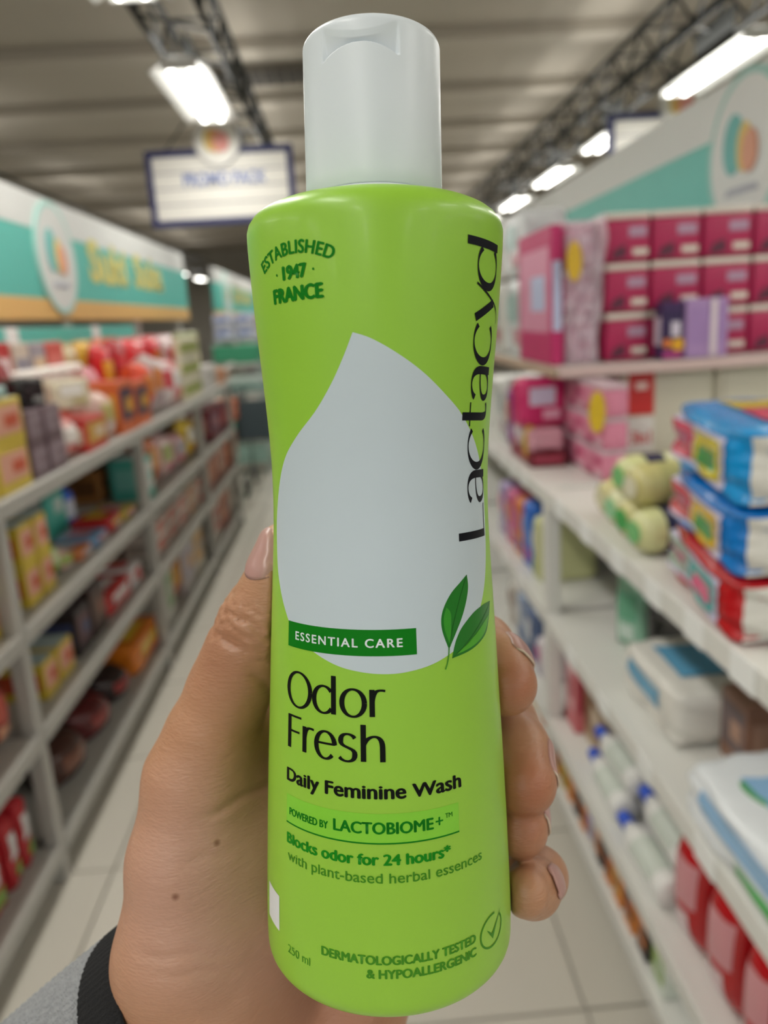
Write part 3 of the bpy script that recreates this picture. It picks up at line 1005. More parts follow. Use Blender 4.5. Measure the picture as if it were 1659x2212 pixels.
# far end on the left: packs and green crates beyond the long fascia
for k, yy in enumerate((8.98, 9.34)):
    goods('box', 'green crate', 'from camera on the far left rack', 0.34, 0.3, 0.2, ('3c9a72', '58b48c', 'cfd8d4', '4aa880'), (-1.10, yy, 1.101), math.pi / 2)
gl = empty('display_stand', (-1.10, 8.1, 0))
tag(gl, 'green and white display stand past the left racks, near the cart', 'display stand')
for k, (z, cc) in enumerate([(0.12, '8fb0a4'), (0.48, '4a9c7c'), (0.84, 'b4c4bc'), (1.16, '3f9c74')]):
    link('tray', box_mesh(0.46, 0.42, 0.16, 0.008), gl, M(cc, 0.4), loc=(0, 0, z))
for sx in (-0.21, 0.21):
    for sy in (-0.19, 0.19):
        link('post', box_mesh(0.03, 0.03, 1.36, 0.003), gl, M('a9b8b2', 0.4), loc=(sx, sy, 0))
for k in range(4):
    goods('puff', 'white and blue pack', 'on the green display stand', 0.2, 0.18, 0.13, ('c8ccdc', '8a98c8', 'e0e0e4'),
          (-1.21 + (k % 2) * 0.22, 8.05, 1.361 + (k // 2) * 0.134), 0)

# shopping cart at the far end of the aisle
ct = on_axis(562, 1062, 2, 0.0)
cart = empty('shopping_cart', (ct[0] + 0.12, ct[1] + 0.1, 0))
tag(cart, 'dark grey shopping cart standing at the far left end of the aisle', 'shopping cart')
CG = M('4c504f', 0.4, 0.05, metal=0.4)
for s in (-0.22, 0.22):
    link('side_frame', tube_mesh([(s, -0.35, 0.14), (s, 0.35, 0.16), (s, 0.38, 0.5), (s, -0.42, 0.56), (s, -0.46, 0.98)], 0.014, 8), cart, CG)
    for k in range(8):
        link('wire', tube_mesh([(s, -0.40 + k * 0.1, 0.52), (s, -0.44 + k * 0.11, 0.92)], 0.005, 6), cart, CG)
for z in (0.53, 0.66, 0.79, 0.92):
    e = 0.03 * (z - 0.5)
    link('wire_hoop', tube_mesh([(-0.22, -0.42, z), (0.22, -0.42, z), (0.22, 0.40 + e, z), (-0.22, 0.40 + e, z), (-0.22, -0.42, z)], 0.006, 6), cart, CG)
for k in range(5):
    link('wire', tube_mesh([(-0.2 + k * 0.1, -0.42, 0.53), (-0.2 + k * 0.1, 0.38, 0.53)], 0.005, 6), cart, CG)
link('handle', tube_mesh([(-0.25, -0.48, 1.0), (0.25, -0.48, 1.0)], 0.02, 10), cart, M('2f6a60', 0.4))
link('basket_panel', box_mesh(0.42, 0.02, 0.34, 0.004), cart, M('3a4a50', 0.5), loc=(0, -0.43, 0.54))
wh = lathe_mesh([(0.02, -0.015), (0.055, -0.015), (0.062, 0), (0.055, 0.015), (0.02, 0.015)], 20)
wh.transform(Matrix.Rotation(math.pi / 2, 4, 'Y'))
for sx in (-0.2, 0.2):
    for sy in (-0.33, 0.33):
        link('wheel', wh, cart, M('222423', 0.5), loc=(sx, sy, 0.062))
        link('caster_fork', box_mesh(0.05, 0.03, 0.06, 0.004), cart, CG, loc=(sx, sy, 0.09))

# ------------------------------------------------------------------ goods on the right racks
G2 = 'goods on the right rack'
BLUE = ('0c90d4', 'c8405c', 'c8b820', '3a8a3c')
DA = -(math.pi / 2 + 0.181)
for dd, pl, hh, zz, cc in (('red plump pack with teal and pink label', 'under the two blue packs', 0.099, 0.9955, ('b8141c', '9aa89a', '3a9c98', 'd0507c')),
                           ('blue plump pack with yellow label', 'between red pack and topmost blue pack', 0.101, 1.0985, ('0a74c4', 'c0404c', 'd0a820', '3a8a3c')),
                           ('blue plump pack with red and yellow label', 'topmost of the diaper stack', 0.114, 1.2035, BLUE)):
    goods('diaper', dd, pl, 0.388, 0.28, hh, cc, (0.565 + 0.139, 1.225 - 0.026, zz), DA, 'pack')
goods('diaper', 'pale blue plump pack', 'behind the topmost blue diaper pack', 0.27, 0.14, 0.32, ('7aa8d0', 'c87088', '8a9ac8', '3a9a7c'), (0.965, 1.22, 0.992), -math.pi / 2, 'pack')
CRM = [('d4d69c', '7cc07c', '2a2a4a'), ('cfc98c', '4ea85a', 'd89a50'), ('dcdcb0', '9ad0a0', '3a3a5c'), ('c8c080', 'e0dcc0', 'b4b070'), ('d4d69c', '7cc07c', '2a2a4a'), ('cdc48a', 'd8d4b0', '8a9a50')]
for k, (yy, zz, xx) in enumerate([(1.50, 0.995, 0.635), (1.60, 0.995, 0.645), (1.70, 0.995, 0.655), (1.55, 1.079, 0.645), (1.65, 1.079, 0.655), (1.80, 0.995, 0.665)]):
    goods('roll', ['cream and green wrapped roll', 'khaki wrapped roll with green oval', 'pale wrapped roll', 'khaki and cream wrapped roll', 'cream wrapped roll with navy band', 'plain khaki wrapped roll'][k],
          'of the pile beside the blue diaper packs', 0.092, 0.15, 0.092, CRM[k], (xx, yy, zz), -math.pi / 2 + 0.1, 'wrapped roll')

# cream paper packs facing along the aisle under the upper shelf, then the magenta wall of tissue packs above them
for k, (x0, x1) in enumerate([(0.875, 1.185), (1.19, 1.48)]):
    o = link('paper_pack', box_mesh(x1 - x0, 0.18, 0.29, 0.02, 3), None, M('c9c6b2', 0.35, 0.04))
    o.location = ((x0 + x1) / 2, 2.55, 0.9915)
    tag(o, ['cream paper pack with red label reading 3in1, below the magenta packs', 'plain cream paper pack right of the red-labelled one'][k], 'paper pack')
    if k == 0:
        link('red_label', box_mesh(0.085, 0.003, 0.135, 0.001, z0=0.148), o, M('c02420', 0.4), loc=(-0.088, -0.091, 0))
        link('label_badge', box_mesh(0.038, 0.003, 0.024, 0.001, z0=0.23), o, M('e4c8c0', 0.4), loc=(-0.088, -0.093, 0))
        link('white_label', box_mesh(0.085, 0.003, 0.11, 0.001, z0=0.03), o, M('d8d6d0', 0.4), loc=(-0.088, -0.091, 0))
        link('lettering', flat_text('3in1', 0.066, 0.045, 0.03), o, M('c03a3a', 0.4), loc=(-0.088, -0.0935, 0.075))
    else:
        link('seam', box_mesh(0.006, 0.003, 0.25, 0.001, z0=0.02), o, M('b0ad9a', 0.4), loc=(-0.12, -0.0905, 0))
MAG = ('ab1d50', 'd8d0c4', 'b090a8', '5a2038')
n = 0
for r in range(3):
    for k, (x0, x1) in enumerate([(0.835, 0.978), (0.985, 1.143), (1.150, 1.306), (1.312, 1.462)]):
        n += 1
        o = build_goods('rolls', 'tissue_pack', x1 - x0, 0.18, 0.151, MAG, ((x0 + x1) / 2, 2.59 + random.uniform(-.006, .006), 1.3145 + r * 0.1525), random.uniform(-0.02, 0.02))
        tag(o, f'magenta tissue pack, {ordn(k + 1)} column from left, {["bottom", "middle", "top"][r]} layer of the magenta wall', 'tissue pack', 'magenta tissue packs')
xa, xb_ = on_axis(1430, 720, 1, 2.42)[0], on_axis(1479, 720, 1, 2.42)[0]
o = build_goods('box', 'carton', xb_ - xa, 0.06, 0.175, ('3c1f52', '2c1848', 'd0c8d8', '5a2a70'), ((xa + xb_) / 2, 2.455, 1.3145), 0.0)
tag(o, 'dark purple carton with yellow flowers before the magenta wall', 'carton')
link('flower_print', disc_mesh(0.020, 0.003, 20), o, M('dca51e', 0.4), loc=(0.016, -0.034, 0.045))
link('flower_print', disc_mesh(0.014, 0.003, 20), o, M('d87a34', 0.4), loc=(-0.018, -0.033, 0.05))
link('pink_strip', box_mesh(0.06, 0.002, 0.02, 0.0005), o, M('b03a80', 0.4), loc=(0, -0.031, 0.004))
xa, xb_ = on_axis(1482, 720, 1, 2.42)[0], on_axis(1573, 720, 1, 2.42)[0]
o = build_goods('box', 'carton', xb_ - xa, 0.07, 0.18, ('a888b8', 'a080b4', 'a080b4', 'b8a0c4'), ((xa + xb_) / 2, 2.457, 1.3145), 0.0)
tag(o, 'lilac carton with pale stripe, beside the dark purple carton', 'carton')
link('pale_stripe', box_mesh(0.02, 0.002, 0.172, 0.0005), o, M('ddd0d4', 0.4), loc=(0.02, -0.0385, 0.004))

# left end of the magenta wall: packs on the upper shelf under a crinkled clear film
PNK = ('b03a6c', 'd8c4cc', 'c8a8bc', '8a2850')
for r in range(3):
    o = build_goods('rolls', 'tissue_pack', 0.118, 0.16, 0.147, PNK, (0.765, 2.64, 1.3145 + r * 0.1485), 0.0)
    tag(o, f'pink tissue pack under clear film, {["bottom", "middle", "top"][r]} of its stack', 'tissue pack', 'film wrapped pink packs')
fm = bpy.data.materials.new('clear_film')
fm.use_nodes = True
nt = fm.node_tree
b = nt.nodes['Principled BSDF']
b.inputs['Base Color'].default_value = (0.80, 0.66, 0.74, 1)
b.inputs['Roughness'].default_value = 0.12
b.inputs['Alpha'].default_value = 0.55
v, f = [], []
NX, NZ = 18, 30
for j in range(NZ + 1):
    for i in range(NX + 1):
        x, z = i / NX, j / NZ
        wv = 0.010 * math.sin(14 * x - 9 * z + 2 * math.sin(7 * z)) + 0.007 * math.sin(23 * z + 11 * x) + 0.005 * math.sin(31 * x - 17 * z)
        v.append((0.702 + 0.135 * x - 0.03 * x * (1 - z), 2.487 + wv, 1.318 + 0.455 * z - 0.05 * (1 - x) * z))
for j in range(NZ):
    for i in range(NX):
        q = j * (NX + 1) + i
        f.append((q, q + 1, q + NX + 2, q + NX + 1))
fo = link('film_sheet', mesh_of(v, f, 'film', True), None, fm)
tag(fo, 'crinkled clear plastic film hanging over the pink packs by the magenta wall', 'plastic film')

# second bay, upper shelf: tall pink carton, yellow tag, then white packs
pl = 'on the upper shelf of second right bay'
o = build_goods('box', 'carton', 0.46, 0.036, 0.43, ('b82462', 'cf8aa4', 'b8c0dc', 'c8608a'), (0.677, 2.72, 1.3145), -math.pi / 2)
tag(o, 'tall magenta carton with pale blue print at the end of the upper shelf', 'carton')
oval = poly_plate([(0.024 * math.cos(a), 0.06 * math.sin(a)) for a in np.linspace(0, 2 * math.pi, 24, endpoint=False)], 0.004)
o = link('hang_tag', oval, None, M('d0aa24', 0.4))
o.location = (0.722, 2.455, 1.63)
tag(o, 'oval yellow tag hanging beside the clear film', 'tag')
for k, (yy, ww, hh, cc, dd) in enumerate([(3.16, 0.34, 0.30, ('d4d8d8', 'a8c0bc', 'c89aa0'), 'white pack with pale teal print'),
                                          (3.54, 0.34, 0.30, ('d0cfc8', 'b8c4c0', 'b07a7a'), 'cream white pack'),
                                          (3.92, 0.36, 0.32, ('c8d0cc', '8fa8a0', 'd0d0c8'), 'grey green pack'),
                                          (4.32, 0.32, 0.33, ('d8d8d4', 'c0b8a0', 'a8b8b0'), 'white pack with beige print')]):
    goods('puff', dd, pl, ww, 0.18, hh, cc, (0.77, yy, 1.3145), -math.pi / 2)
    goods('puff', 'upper ' + dd, pl, ww, 0.18, 0.24, cc, (0.77, yy, 1.3195 + hh), -math.pi / 2)

pl = 'from camera, second right bay at rail height'
PK = ('d08098', 'c8b0b8', 'b03060', 'a04060')
n = 0
for r in range(3):
    for k in range(3):
        o = build_goods('rolls', 'tissue_pack', 0.175, 0.075, 0.094, PK, (0.757, 2.25 + k * 0.18, 0.991 + r * 0.0945), -math.pi / 2)
        tag(o, f'pale pink tissue pack on waist-high shelf, {["bottom", "middle", "top"][r]} layer, {ordn(k + 1)} column from camera', 'tissue pack', 'pale pink tissue packs')
goods('box', 'flat dark red carton', pl, 0.30, 0.12, 0.05, ('6a1424', '8a2034', 'a03a50', '7a1a2c'), (0.635, 2.60, 0.991), -math.pi / 2)
goods('puff', 'pale pink pack', 'lying on the dark red carton', 0.28, 0.12, 0.07, ('d09aa8', 'c8c0c8', 'a8a0a4'), (0.635, 2.60, 1.042), -math.pi / 2)
goods('puff', 'hot pink pack with lilac print', 'standing on the pale pink pack', 0.155, 0.10, 0.16, ('c8306a', 'c8c0d8', 'e0a8c0'), (0.635, 2.58, 1.113), 0.12)
o = link('hang_tag', oval, None, M('cfae20', 0.4))
o.location = (0.70, 2.16, 1.20)
tag(o, 'oval yellow tag hanging beside the hot pink pack', 'tag')
o = link('hang_tag', oval, None, M('c8a820', 0.4))
o.location = (0.585, 2.50, 1.065)
tag(o, 'oval yellow tag low beside the dark red carton', 'tag')
shelf_row(1, 0.60, 0.99, 0.16, pl, [
    (1122, 1108, 0.22, 'puff', 'violet pack', ('9a2a88', 'b060a0', 'd8c060')),
    (1107, 1094, 0.22, 'puff', 'dark violet pack', ('7a2070', 'c87060', 'c8a8d0')),
    (1092, 1076, 0.24, 'puff', 'white and grey pack', ('d0d0cc', 'a8b0b0', 'b09aa0'))], G2)
pl = 'from camera, third shelf of second right bay'
shelf_row(1, 0.58, 0.61, 0.2, pl, [
    (1164, 1150, 0.22, 'puff', 'pale yellow slim pack', ('cdd09c', 'e0e0c8', 'a8b070')),
    (1148, 1128, 0.24, 'puff', 'vivid blue pack', ('2468c8', '3a80d8', 'c85a8a')),
    (1126, 1110, 0.22, 'puff', 'orange and pink pack', ('d07840', 'c86090', '6a8ac8')),
    (1108, 1094, 0.22, 'puff', 'pink and orange pack', ('c8608a', 'd88040', 'e0c0c8')),
    (1092, 1078, 0.22, 'puff', 'lilac pack', ('a898c0', 'd080a0', 'e0d8e0'))], G2)
pl = 'from camera, low shelf of second right bay'
shelf_row(1, 0.58, 0.265, 0.2, pl, [
    (1172, 1156, 0.14, 'puff', 'white and magenta pack', ('d8d0d4', 'c04a90', 'a8a8b8')),
    (1154, 1134, 0.20, 'puff', 'navy and white pack', ('56688c', 'c8ccd4', '38405a')),
    (1132, 1116, 0.2, 'puff', 'blue grey pack', ('8a9ab4', 'd0d4d8', '5a6a88')),
    (1114, 1098, 0.2, 'puff', 'white and brown pack', ('c8c4bc', '8a7060', 'b0a8a0'))], G2)
pl = 'from camera, base deck of second right bay'
shelf_row(1, 0.58, 0.10, 0.2, pl, [
    (1178, 1162, 0.1, 'puff', 'orange pack', ('d88a2c', 'e0b050', 'c86a20')),
    (1160, 1144, 0.1, 'puff', 'amber pack', ('d09a30', 'c87830', 'e0c080')),
    (1142, 1128, 0.1, 'puff', 'pale pack', ('c8c4bc', 'b0a8a0', 'd8d0c8'))], G2)

# first right bay, shelf at knee height
goods('puff', 'flat white pack with blue label', 'at the aisle edge, below the empty shelf', 0.30, 0.20, 0.115, ('dcdad2', '5a9cc0', 'e0ddd4'), (0.70, 1.51, 0.616), -math.pi / 2)
goods('pouch', 'mint green pouch', 'behind the flat white pack', 0.10, 0.05, 0.2, ('8fbfa4', '6aa888', 'c8dcd0'), (0.70, 1.86, 0.611), -math.pi / 2 + 0.5)
goods('pouch', 'grey black shiny pouch', 'behind the flat white pack', 0.24, 0.10, 0.22, ('55504f', '7a7474', '3a3636'), (0.82, 1.80, 0.611), -math.pi / 2 + 0.6)
goods('box', 'brown and grey carton', 'between flat white pack and big plump white pack', 0.10, 0.14, 0.15, ('8a6450', '6a5a5a', 'a88470', '9a7460'), (0.76, 1.30, 0.611), -math.pi / 2)
goods('pouch', 'pink pouch with navy band', 'behind the big plump white pack', 0.12, 0.05, 0.2, ('d08a90', '26265c', 'd8a8a4'), (0.88, 1.20, 0.611), -math.pi / 2 + 0.5)
goods('pouch', 'dark maroon and navy pouch', 'behind the big plump white pack', 0.14, 0.05, 0.24, ('5c3a38', '22224a', '8a5a50'), (0.96, 1.12, 0.611), -math.pi / 2 + 0.4)
goods('pouch', 'aqua and white pouch', 'behind the big plump white pack', 0.12, 0.05, 0.16, ('7cc8c4', 'd8e4e0', 'b07a5a'), (0.87, 1.04, 0.611), -math.pi / 2 + 0.3)
goods('pouch', 'tan and brown pouch', 'behind the big plump white pack', 0.12, 0.05, 0.17, ('b08060', '8a5a40', 'd0b8a0'), (0.87, 0.90, 0.611), -math.pi / 2 + 0.3)

# lying white bottles with blue caps, clear and cream packs on the low shelf


def lying_bottle(x, y, z, n):
    o = build_goods('bottle', 'bottle', 0.07, 0.07, 0.27, ('dcdcd8', 'c2cac0', '2450c0'), (x, y, z + 0.0355), 0)
    o.rotation_euler = (-math.pi / 2, 0, random.uniform(-0.06, 0.06))
    tag(o, f'white bottle with blue cap lying on low shelf, {n}', 'bottle', 'lying white bottles')


lying_bottle(0.595, 1.60, 0.266, 'second from camera in bottom row')
lying_bottle(0.593, 1.32, 0.266, 'nearest to camera in bottom row')
lying_bottle(0.672, 1.32, 0.266, 'deeper one behind the nearest')
lying_bottle(0.672, 1.60, 0.266, 'deeper one behind the second')
lying_bottle(0.632, 1.32, 0.332, 'upper one, nearest to camera')
lying_bottle(0.632, 1.60, 0.332, 'upper one, farther from camera')
goods('puff', 'clear and cream pack', 'deep on the low right shelf behind bottles', 0.24, 0.18, 0.27, ('c4c2b0', 'd0c878', '9ab89c'), (0.81, 1.42, 0.266), -math.pi / 2)
goods('puff', 'clear and cream pack', 'deep on the low right shelf behind bottles', 0.24, 0.18, 0.27, ('c8c8bc', 'a8c8a8', 'c8c080'), (0.81, 1.70, 0.266), -math.pi / 2)
goods('box', 'tan carton', 'at far end of low right shelf', 0.16, 0.16, 0.2, ('b09878', '7a5a3c', 'c8b8a0', 'b8a488'), (0.70, 1.935, 0.266), -math.pi / 2)
goods('box', 'pink and red carton', 'at far end of low right shelf', 0.1, 0.1, 0.26, ('c86a70', 'd8a0a4', 'a03040', 'd08a90'), (0.645, 2.072, 0.266), -math.pi / 2)
o = goods('puff', 'big plump white pack with blue and green print', 'on the knee-high right shelf', 0.40, 0.25, 0.105, ('e2e7ea', '8fb8dc', '5aa860'), (0.668, 0.985, 0.616), -math.pi / 2 + 0.02, 'pack')
link('leaf_print', poly_plate([(0.05 * math.cos(a), 0.02 * math.sin(a)) for a in np.linspace(0, 2 * math.pi, 20, endpoint=False)], 0.003), o, M('4e9c5c', 0.4), loc=(-0.06, -0.05, 0.106)).rotation_euler = (-math.pi / 2, 0, 0.4)
for k, (x, y) in enumerate([(0.625, 1.235), (0.625, 1.095), (0.625, 0.97), (0.80, 1.08), (0.80, 0.93), (0.625, 0.85)]):
    goods('pouch', 'shiny red pouch with pale print', 'on low right shelf under the plump white pack', 0.125 if k != 2 else 0.105, 0.12, 0.26, ('b01018', 'c88a90', 'd8c0c4'), (x, y, 0.266), -math.pi / 2)

# base deck: orange and black packs, white ones, one tall pale carton close to the camera
pl = 'from camera, base deck of first right bay'
ORB = [('d07c22', '2a2220', 'b85a18', 'c87020'), ('2a2422', 'c8701e', '4a3a34', '332b28'), ('d8842a', 'c8a050', '8a4a18', 'd89040'), ('cfc8be', '7a6ab0', 'a8a098', 'd4cec4')]
shelf_row(1, 0.553, 0.10, 0.18, pl, [
    (1436, 1403, 0.12, 'box', 'pale green and white carton', ('d8e0d4', '8aa84a', 'b8c8b0', 'dfe6dc')),
    (1398, 1372, 0.12, 'box', 'black and orange carton', ORB[1]),
    (1370, 1345, 0.12, 'box', 'orange and black carton', ORB[0]),
    (1343, 1322, 0.12, 'box', 'orange and yellow carton', ORB[2]),
    (1320, 1302, 0.12, 'box', 'orange and black carton', ORB[0]),
    (1300, 1284, 0.12, 'box', 'black and orange carton', ORB[1]),
    (1282, 1266, 0.11, 'box', 'white and violet carton', ORB[3]),
    (1264, 1250, 0.12, 'box', 'orange and black carton', ORB[0]),
    (1248, 1235, 0.12, 'box', 'black and orange carton', ORB[1]),
    (1233, 1222, 0.12, 'box', 'orange and yellow carton', ORB[2]),
    (1220, 1209, 0.12, 'box', 'mustard carton', ('b89a20', '6a5a1c', 'd0b850', 'c0a434')),
    (1207, 1197, 0.12, 'box', 'orange and black carton', ORB[0])], G2)

# ------------------------------------------------------------------ the bottle held in front of the camera
B_LEAN, B_TILT, B_DIST = R(6.0), 0.0204, 0.165
A_ = np.array([-B_TILT, math.cos(B_LEAN), -math.sin(B_LEAN)])
A_ /= np.linalg.norm(A_)
p0 = np.array([(822.7 - 829.5) / F, 0.0, 1.0])
P0 = p0 * B_DIST / np.linalg.norm(p0 - A_ * (p0 @ A_))
FOOT = P0 - A_ * (P0 @ A_)
N_ = -FOOT / np.linalg.norm(FOOT)
S_ = np.cross(A_, -N_)
if S_[0] < 0:
    S_ = -S_
PROF = [(-.1110, .0273), (-.1075, .0274), (-.0997, .0272), (-.0831, .0265), (-.069, .0258), (-.0571, .0251), (-.0454, .0245),
        (-.0303, .0236), (-.0213, .02307), (-.0144, .02285), (-.0066, .02293), (-.0008, .02323), (.0054, .0237), (.0125, .0243),
        (.02, .025), (.0265, .02553), (.033, .026), (.0385, .02635)]
ps = np.array(PROF)
sd = np.linspace(-.1108, .0385, 240)
rdn = np.interp(sd, ps[:, 0], ps[:, 1])
ker = np.exp(-np.linspace(-2, 2, 17) ** 2)
ker /= ker.sum()
rdn = np.convolve(np.pad(rdn, 8, mode='edge'), ker, 'valid')
bot = []
for a in np.linspace(0, math.pi / 2, 9):             # rounded foot of the sleeve
    bot.append((-.1110 - 0.0038 * math.sin(math.pi / 2 - a), .0273 - 0.0038 + 0.0038 * math.cos(math.pi / 2 - a)))
bot = [(s, r) for s, r in bot if s < -.1109]
shoulder = [(.0400, .02632), (.0412, .0260), (.0424, .0252), (.0432, .0242), (.0438, .0230), (.0444, .0205), (.0449, .0180), (.0455, .0142), (.0457, .0120)]
BODY = bot + list(zip(sd, rdn)) + shoulder
BODY = np.array(BODY)
S0 = -.1155


def body_r(s):
    return np.interp(s, BODY[:, 0], BODY[:, 1])


def cam_to_world(v):
    return CM.T @ v


Bm = Matrix.Identity(4)
cols = [cam_to_world(S_), cam_to_world(-N_), cam_to_world(A_)]
base_w = CAM_AT + cam_to_world(FOOT + A_ * S0)
for i in range(3):
    Bm[i][0], Bm[i][1], Bm[i][2], Bm[i][3] = cols[0][i], cols[1][i], cols[2][i], base_w[i]
bottle = link('wash_bottle', None)
bottle.empty_display_size = 0.02
bottle.matrix_world = Bm
tag(bottle, 'lime green wash bottle with white flip cap held upright in the hand', 'bottle')

gm = M('8fc238', 0.36, 0.02, 8, coat=0.08, name='green_sleeve')
wm = M('d3dce0', 0.35, 0.01, 20, name='white_plastic')


def lathe(prof, n, notch=None):
    v, f = [], []
    for s, r in prof:
        for i in range(n):
            a = 2 * math.pi * i / n
            rr = r if notch is None else r - notch(a, s)
            v.append((rr * math.sin(a), -rr * math.cos(a), s - S0))
    m = len(prof)
    for j in range(m - 1):
        for i in range(n):
            k = (i + 1) % n
            f.append((j * n + i, j * n + k, (j + 1) * n + k, (j + 1) * n + i))
    f.append(tuple(range(n - 1, -1, -1)))
    f.append(tuple((m - 1) * n + i for i in range(n)))
    return mesh_of(v, f, 'lathe', True)


link('body', lathe(BODY, 160), bottle, gm)
link('base', lathe([(-.1155, .0205), (-.1155, .0225), (-.11530, .0234), (-.1149, .0239), (-.1144, .0236)], 120), bottle, wm)
link('sleeve_seam', lathe([(-.11485, .02370), (-.1147, .02395), (-.1145, .0241), (-.1143, .0240)], 120), bottle, M('b9cf6a', 0.3, 0.0))
link('neck_collar', lathe([(.0450, .0144), (.0464, .0144), (.0468, .0141), (.0468, .012)], 120), bottle, wm)


def notch(a, s):
    ph = math.degrees(a if a < math.pi else a - 2 * math.pi)
    t = (ph + 9.75) / 31.75
    if abs(t) > 1.08:
        return 0.0
    lo, hi = .0724 - .0023 * t * t, .0731 + .0022 * t * t
    e = lambda x, w: min(1, max(0, x / w + 0.5))
    side = e(1 - abs(t), 0.05)
    if s < lo - .0004 or s > hi + .0012:
        return 0.0
    return 0.0011 * side * e(s - lo, .00025) * (1 - 0.75 * min(1, max(0, (s - lo) / max(1e-5, hi - lo)))) * e(hi + .0006 - s, .0012)


cp = [(.0469, .0130), (.0469, .01388), (.0472, .01400)] + [(s, .0140 - (s - .0483) * 0.004) for s in np.linspace(.05, .069, 12)] + \
     [(s, .0140 - (s - .0483) * 0.004) for s in np.linspace(.0693, .0758, 48)]
rt = cp[-1][1]
cp += [(.0760 + .0017 * math.sin(a), rt - .0017 + .0017 * math.cos(a)) for a in np.linspace(0.05, math.pi / 2, 9)]
cp += [(.0778, rt - .004), (.07785, 0.003)]
link('flip_cap', lathe(cp, 300, notch), bottle, wm)

# ---- flat print on the sleeve, laid on its surface; u = arc in mm (0.445 mm per degree), s = height in mm from the optical foot
K = 0.445


def lay(bm, off, mat, name, label=None, step=1.0, cut_s=True):
    xs = [v.co.x for v in bm.verts]
    ys = [v.co.y for v in bm.verts]
    for x in np.arange(min(xs) + step, max(xs), step):
        bmesh.ops.bisect_plane(bm, geom=list(bm.verts) + list(bm.edges) + list(bm.faces), plane_co=(x, 0, 0), plane_no=(1, 0, 0), dist=1e-5)
    if cut_s:
        for y in np.arange(min(ys) + 2.5, max(ys), 2.5):
            bmesh.ops.bisect_plane(bm, geom=list(bm.verts) + list(bm.edges) + list(bm.faces), plane_co=(0, y, 0), plane_no=(0, 1, 0), dist=1e-5)
    for f in bm.faces:
        if f.normal.z < 0:
            f.normal_flip()
    for v in bm.verts:
        ph, s = R(v.co.x / K), v.co.y / 1000
        r = float(body_r(s)) + off / 1000
        v.co = Vector((r * math.sin(ph), -r * math.cos(ph), s - S0))
    me = bpy.data.meshes.new(name)
    bm.to_mesh(me)
    bm.free()
    me.polygons.foreach_set('use_smooth', [True] * len(me.polygons))
    o = link(name, me, bottle, mat)
    if label:
        o['label'] = label
    return o


def poly_bm(pts):
    bm = bmesh.new()
    vs = [bm.verts.new((x, y, 0)) for x, y in pts]
    f = bm.faces.new(vs)
    bmesh.ops.triangulate(bm, faces=[f])
    bm.normal_update()
    return bm


def smooth_closed(pts, corners=(), k=6):
    """Catmull-Rom through a closed outline, keeping listed indices sharp"""
    n = len(pts)
    out = []
    for i in range(n):
        p0, p1, p2, p3 = [np.array(pts[(i + j) % n], float) for j in (-1, 0, 1, 2)]
        if i in corners:
            p0 = p1
        if (i + 1) % n in corners:
            p3 = p2
        for q in range(k):
            t = q / k
            out.append(tuple(0.5 * ((2 * p1) + (-p0 + p2) * t + (2 * p0 - 5 * p1 + 4 * p2 - p3) * t * t + (-p0 + 3 * p1 - 3 * p2 + p3) * t ** 3)))
    return out


H_CAP = None


def cap_height():
    global H_CAP
    if H_CAP is None:
        bm = text_bm('H')
        H_CAP = max(v.co.y for v in bm.verts)
        bm.free()
    return H_CAP


def embolden(bm, b):
    if b <= 0:
        return
    src = list(bm.faces)
    for dx, dy in ((b, 0), (-b, 0), (0, b * 0.5), (0, -b * 0.5)):
        r = bmesh.ops.duplicate(bm, geom=src)
        bmesh.ops.translate(bm, verts=[g for g in r['geom'] if isinstance(g, bmesh.types.BMVert)], vec=(dx, dy, 0))


def line(body, ph0, ph1, base, top, mat, name='lettering', label=None, bold=0.0, space=1.0, off=0.10):
    bm = text_bm(body, min(0.0, bold), space, 4)
    xs = [v.co.x for v in bm.verts]
    x0, x1 = min(xs), max(xs)
    ch = cap_height()
    sc_ = (top - base) / ch
    xh = 0.62 * ch
    low = any(c.islower() for c in body)
    for v in bm.verts:
        y = v.co.y
        if low and y > 0:                    # taller lower-case, as on the label
            y = y * 1.13 if y < xh else xh * 1.13 + (y - xh) * (ch - xh * 1.13) / (ch - xh) if y < ch else y
        v.co = Vector((K * (ph0 + (ph1 - ph0) * (v.co.x - x0) / (x1 - x0)), base + y * sc_, 0))
    embolden(bm, max(0.0, bold) * sc_ * 1.1)
    bm.normal_update()
    return lay(bm, off, mat, name, label)


def MP(c):
    m = M(c, 0.42, 0.0)
    m.node_tree.nodes['Principled BSDF'].inputs['Specular IOR Level'].default_value = 0.15
    return m


DG = MP('097412')
MG = MP('148416')
LG = MP('42881f')
BK = MP('0a0d0a')
NV = MP('060a14')
WP = M('bccad0', 0.33, 0.0, name='pearl_white_print')

drop = [(-10.2, 17.8), (-14.7, 13.6), (-21.1, 8.8), (-30.4, 3.8), (-43.2, -0.8), (-53.8, -4.9), (-61.2, -9.6), (-66.8, -15.4), (-68.0, -20.2),
        (-65.4, -26.7), (-60.9, -31.1), (-55.1, -35.0), (-48.5, -38.3), (-37.2, -41.3), (-28.1, -43.1), (-18.8, -44.4), (-8.2, -45.15), (0, -45.4),
        (8.2, -45.3), (18.9, -44.6), (28.4, -43.4), (39.6, -41.2), (51.1, -37.2), (60.0, -32.0), (65.6, -25.7), (67.4, -19.1), (65.8, -11.5),
        (56.5, -3.9), (43.2, 2.5), (31.1, 6.8), (19.1, 10.9), (6.8, 14.4), (-2.9, 16.7)]
lay(poly_bm(smooth_closed([(a * K, b) for a, b in drop], (0,), 5)), 0.045, WP, 'drop_print', 'pearl white drop-shaped print')
